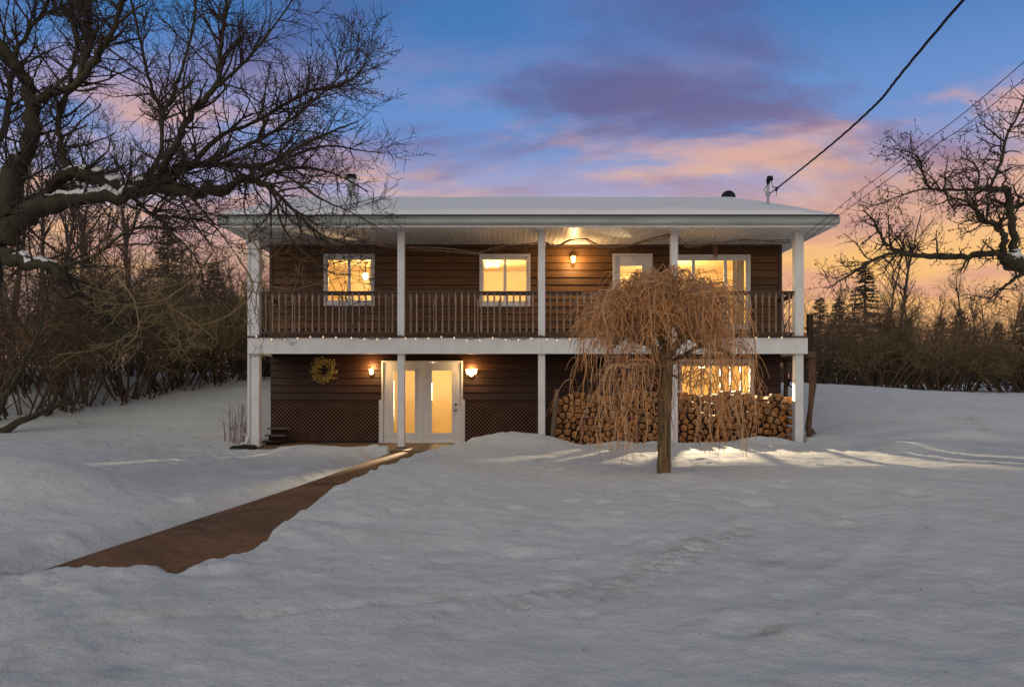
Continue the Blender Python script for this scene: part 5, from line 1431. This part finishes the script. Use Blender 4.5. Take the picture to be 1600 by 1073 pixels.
# spruces
def spruce_proto(loc, label, group, h, seed):
    global rng
    rng = np.random.default_rng(seed)
    r = root('spruce', loc, label, 'tree', group); st_, nd = Tubes(), Tubes()
    st_.add([(0, 0, -0.2), (0, 0, h*0.5), (0, 0, h)], [h*0.022, h*0.014, 0.012], 6)
    V = []; Q = []; nn = 0
    nb = int(h*34)
    for k in range(nb):
        s = rng.random()**0.85; z = h*(0.06+0.93*s); L = (1-s)**0.85*h*0.30*rng.uniform(0.55, 1.15)+0.10
        a = rng.uniform(0, 2*math.pi); dr = np.array([math.cos(a), math.sin(a), 0])
        n = 6; P = [np.array([0, 0, z])+dr*L*t_+np.array([0, 0, -0.30*L*t_+0.22*L*t_*t_]) for t_ in np.linspace(0, 1, n)]
        st_.add(P, np.linspace(0.02, 0.005, n), 3)
        side = np.cross(dr, [0, 0, 1])
        for j in range(max(6, int(L*44))):
            t_ = rng.uniform(0.12, 1.0); p_ = np.array([0, 0, z])+dr*L*t_+np.array([0, 0, -0.30*L*t_+0.22*L*t_*t_])
            d = unit(dr*rng.uniform(0.2, 1)+side*rng.choice([-1, 1])*rng.uniform(0.2, 1)+np.array([0, 0, rng.uniform(-0.5, 0.15)]))
            nd.leaf(p_, d, rng.uniform(0.12, 0.28), rng.uniform(0.014, 0.035))
    put('trunk', st_.mesh('trunk'), M_farwood, r, loc).location = (0, 0, 0); put('crown', nd.mesh('crown'), M_needle, r, loc).location = (0, 0, 0)
    return r
GS = 'dark spruces behind the thickets'
S1 = spruce_proto(gl_(262, 38), 'dark spruce behind the left thicket, left one of the pair', GS, 8.0, 41)
S2 = spruce_proto(gl_(1352, 44), 'dark spruce standing behind the right thicket near the slim bare tree', GS, 7.4, 42)
SPR = [(335, 40, 0.86, 'dark spruce behind the left thicket, next to the porch post'), (395, 44, 0.8, 'small spruce glimpsed beside the left porch posts'),
       (1281, 42, 0.72, 'dark spruce just right of the right porch post'), (1311, 44, 0.80, 'second dark spruce from the right porch post'),
       (1388, 46, 0.66, 'dark spruce hidden low behind the slim bare tree'), (1500, 42, 0.68, 'dark spruce standing alone near the right edge'),
       (1470, 48, 0.64, 'far dark spruce left of the lone right-edge spruce'), (1560, 46, 0.60, 'dark spruce behind the thicket at the far right edge'), (1606, 42, 0.7, 'dark spruce cut off by the right edge'),
       (1420, 50, 0.66, 'far dark spruce in the middle of the right thicket')]
for i, (q, Y, sc, lb2) in enumerate(SPR):
    copy_tree((S1, S2)[i % 2], gl_(q, Y), rnd2.uniform(0, 6), (sc, sc, sc*0.92), lb2)

# a far wood that closes the horizon
rng = np.random.default_rng(77)
fw_ = Tubes()
for k in range(2600):
    a = rng.uniform(-0.95, 0.95); Y = rng.uniform(62, 90); x = a*Y; zg = 0.055+1.62+0.5+rng.uniform(0, 0.4); h = rng.uniform(2.0, 5.5)*(1 if x < 0 else 0.75)
    p0 = np.array([x, Y, zg-0.5]); n = 5
    P = p0+np.cumsum(np.vstack([[0, 0, 0], np.stack([rng.normal(0, 0.12, n-1), rng.normal(0, 0.1, n-1), np.full(n-1, h/(n-1))], -1)]), 0)
    fw_.add(P, np.linspace(0.07, 0.015, n), 3)
    for j in range(5):
        i = rng.integers(1, n-1); d = np.array([rng.normal(0, 0.6), 0, rng.uniform(0.3, 1)])*rng.uniform(0.5, 1.4)
        fw_.add([P[i], P[i]+d*0.5, P[i]+d+np.array([0, 0, 0.2])], [0.025, 0.018, 0.010], 3)
tag(put('far_wood', fw_.mesh('far_wood'), M_farwood), 'hazy bare wood on the skyline', 'wood', kind='stuff')

# red-stemmed shrub by the left post
rng = np.random.default_rng(91)
rs = gl_(372, 17.6); rs = (rs[0], 17.6, ground_z(rs[0], 17.6))
rsr = root('dogwood_shrub', rs, 'thin reddish upright stems growing beside the left porch post', 'shrub')
tb = Tubes()
for k in range(17):
    x = rng.uniform(-0.35, 0.28); h = rng.uniform(0.45, 1.05); n = 7
    P = np.stack([x+np.cumsum(rng.normal(0.004*np.sign(x), 0.012, n)), rng.uniform(-0.2, 0.2)+np.cumsum(rng.normal(0, 0.01, n)), np.linspace(-0.1, h, n)], -1)
    tb.add(P, np.linspace(0.010, 0.005, n), 4)
    for j in range(2):
        i = rng.integers(2, 6); d = np.array([rng.normal(0, 0.09), rng.normal(0, 0.05), rng.uniform(0.1, 0.25)]); tb.add([P[i], P[i]+d*0.5+np.array([0.005, 0, 0]), P[i]+d], [0.006, 0.005, 0.003], 3)
put('stems', tb.mesh('stems'), M_redtwig, rsr, rs).location = (0, 0, 0)

# low fallen branches at the foot of the left thicket
rng = np.random.default_rng(93)
fb = root('fallen_branch', (-13.0, 17.4, ground_z(-13.0, 17.4)), 'crooked fallen branch lying low at the foot of the left thicket', 'branch')
tb = Tubes(); tw = Tubes()
def gp(px, py, Y): return at(px, py, Y)
limb(tb, tw, [gp(-40, 690, 17.0), gp(20, 665, 17.3), gp(60, 645, 17.6), gp(95, 632, 17.9), gp(130, 628, 18.2)], [0.10, 0.085, 0.07, 0.05, 0.02], LP, None, dens=0.25)
limb(tb, tw, [gp(-30, 680, 16.9), gp(10, 620, 17.2), gp(35, 570, 17.5), gp(60, 520, 17.6), gp(70, 470, 17.6)], [0.09, 0.075, 0.06, 0.045, 0.02], LP, None, dens=0.35)
tb.V += tw.V; tb.Q += [q+tb.n for q in tw.Q]; tb.n += tw.n
child_mesh('stem', tb, M_bark, fb)
rng = np.random.default_rng(94)
tb = Tubes()
for k in range(460):
    y = rng.uniform(3.4, 15.5); x = rng.normal(-1.2, 3.2) if rng.random() < 0.5 else rng.uniform(-0.65, 0.68)*y
    if abs(x) > 0.72*y: continue
    z = ground_z(x, y)
    if z < -0.02: continue
    d = np.array([rng.normal(), rng.normal(), rng.normal(0, 0.15)])
    if rng.random() < 0.6: tb.leaf(np.array([x, y, z+0.006]), d, rng.uniform(0.006, 0.018), rng.uniform(0.002, 0.005))
    else: tb.add([(x, y, z+0.002), (x+d[0]*0.01, y+d[1]*0.01, z+0.005), (x+d[0]*0.022, y+d[1]*0.022, z+0.003)], 0.0014, 3)
tag(put('litter', tb.mesh('litter'), M_bark), 'specks of dead leaf and twig scattered over the snow', 'litter', kind='stuff')
rng = np.random.default_rng(95)
tb = Tubes()
for k in range(420):
    s_ = rng.random(); x = -2.52+0.20*s_+rng.normal(0, 0.03); y = 5.75+0.42*s_+rng.normal(0, 0.03)
    tb.leaf(np.array([x, y, 0.0]), np.array([rng.normal(0, 0.5), rng.normal(0, 0.5), 1.0]), rng.uniform(0.02, 0.05), 0.004)
M_moss = simple('moss', (0.085, 0.10, 0.025), 0.9)
tag(put('moss', tb.mesh('moss'), M_moss), 'strip of green moss at the right edge of the brown walk', 'moss', kind='stuff')
print('logs', NLOGS, 'tri estimate', sum(len(m.polygons)*2 for m in bpy.data.meshes))
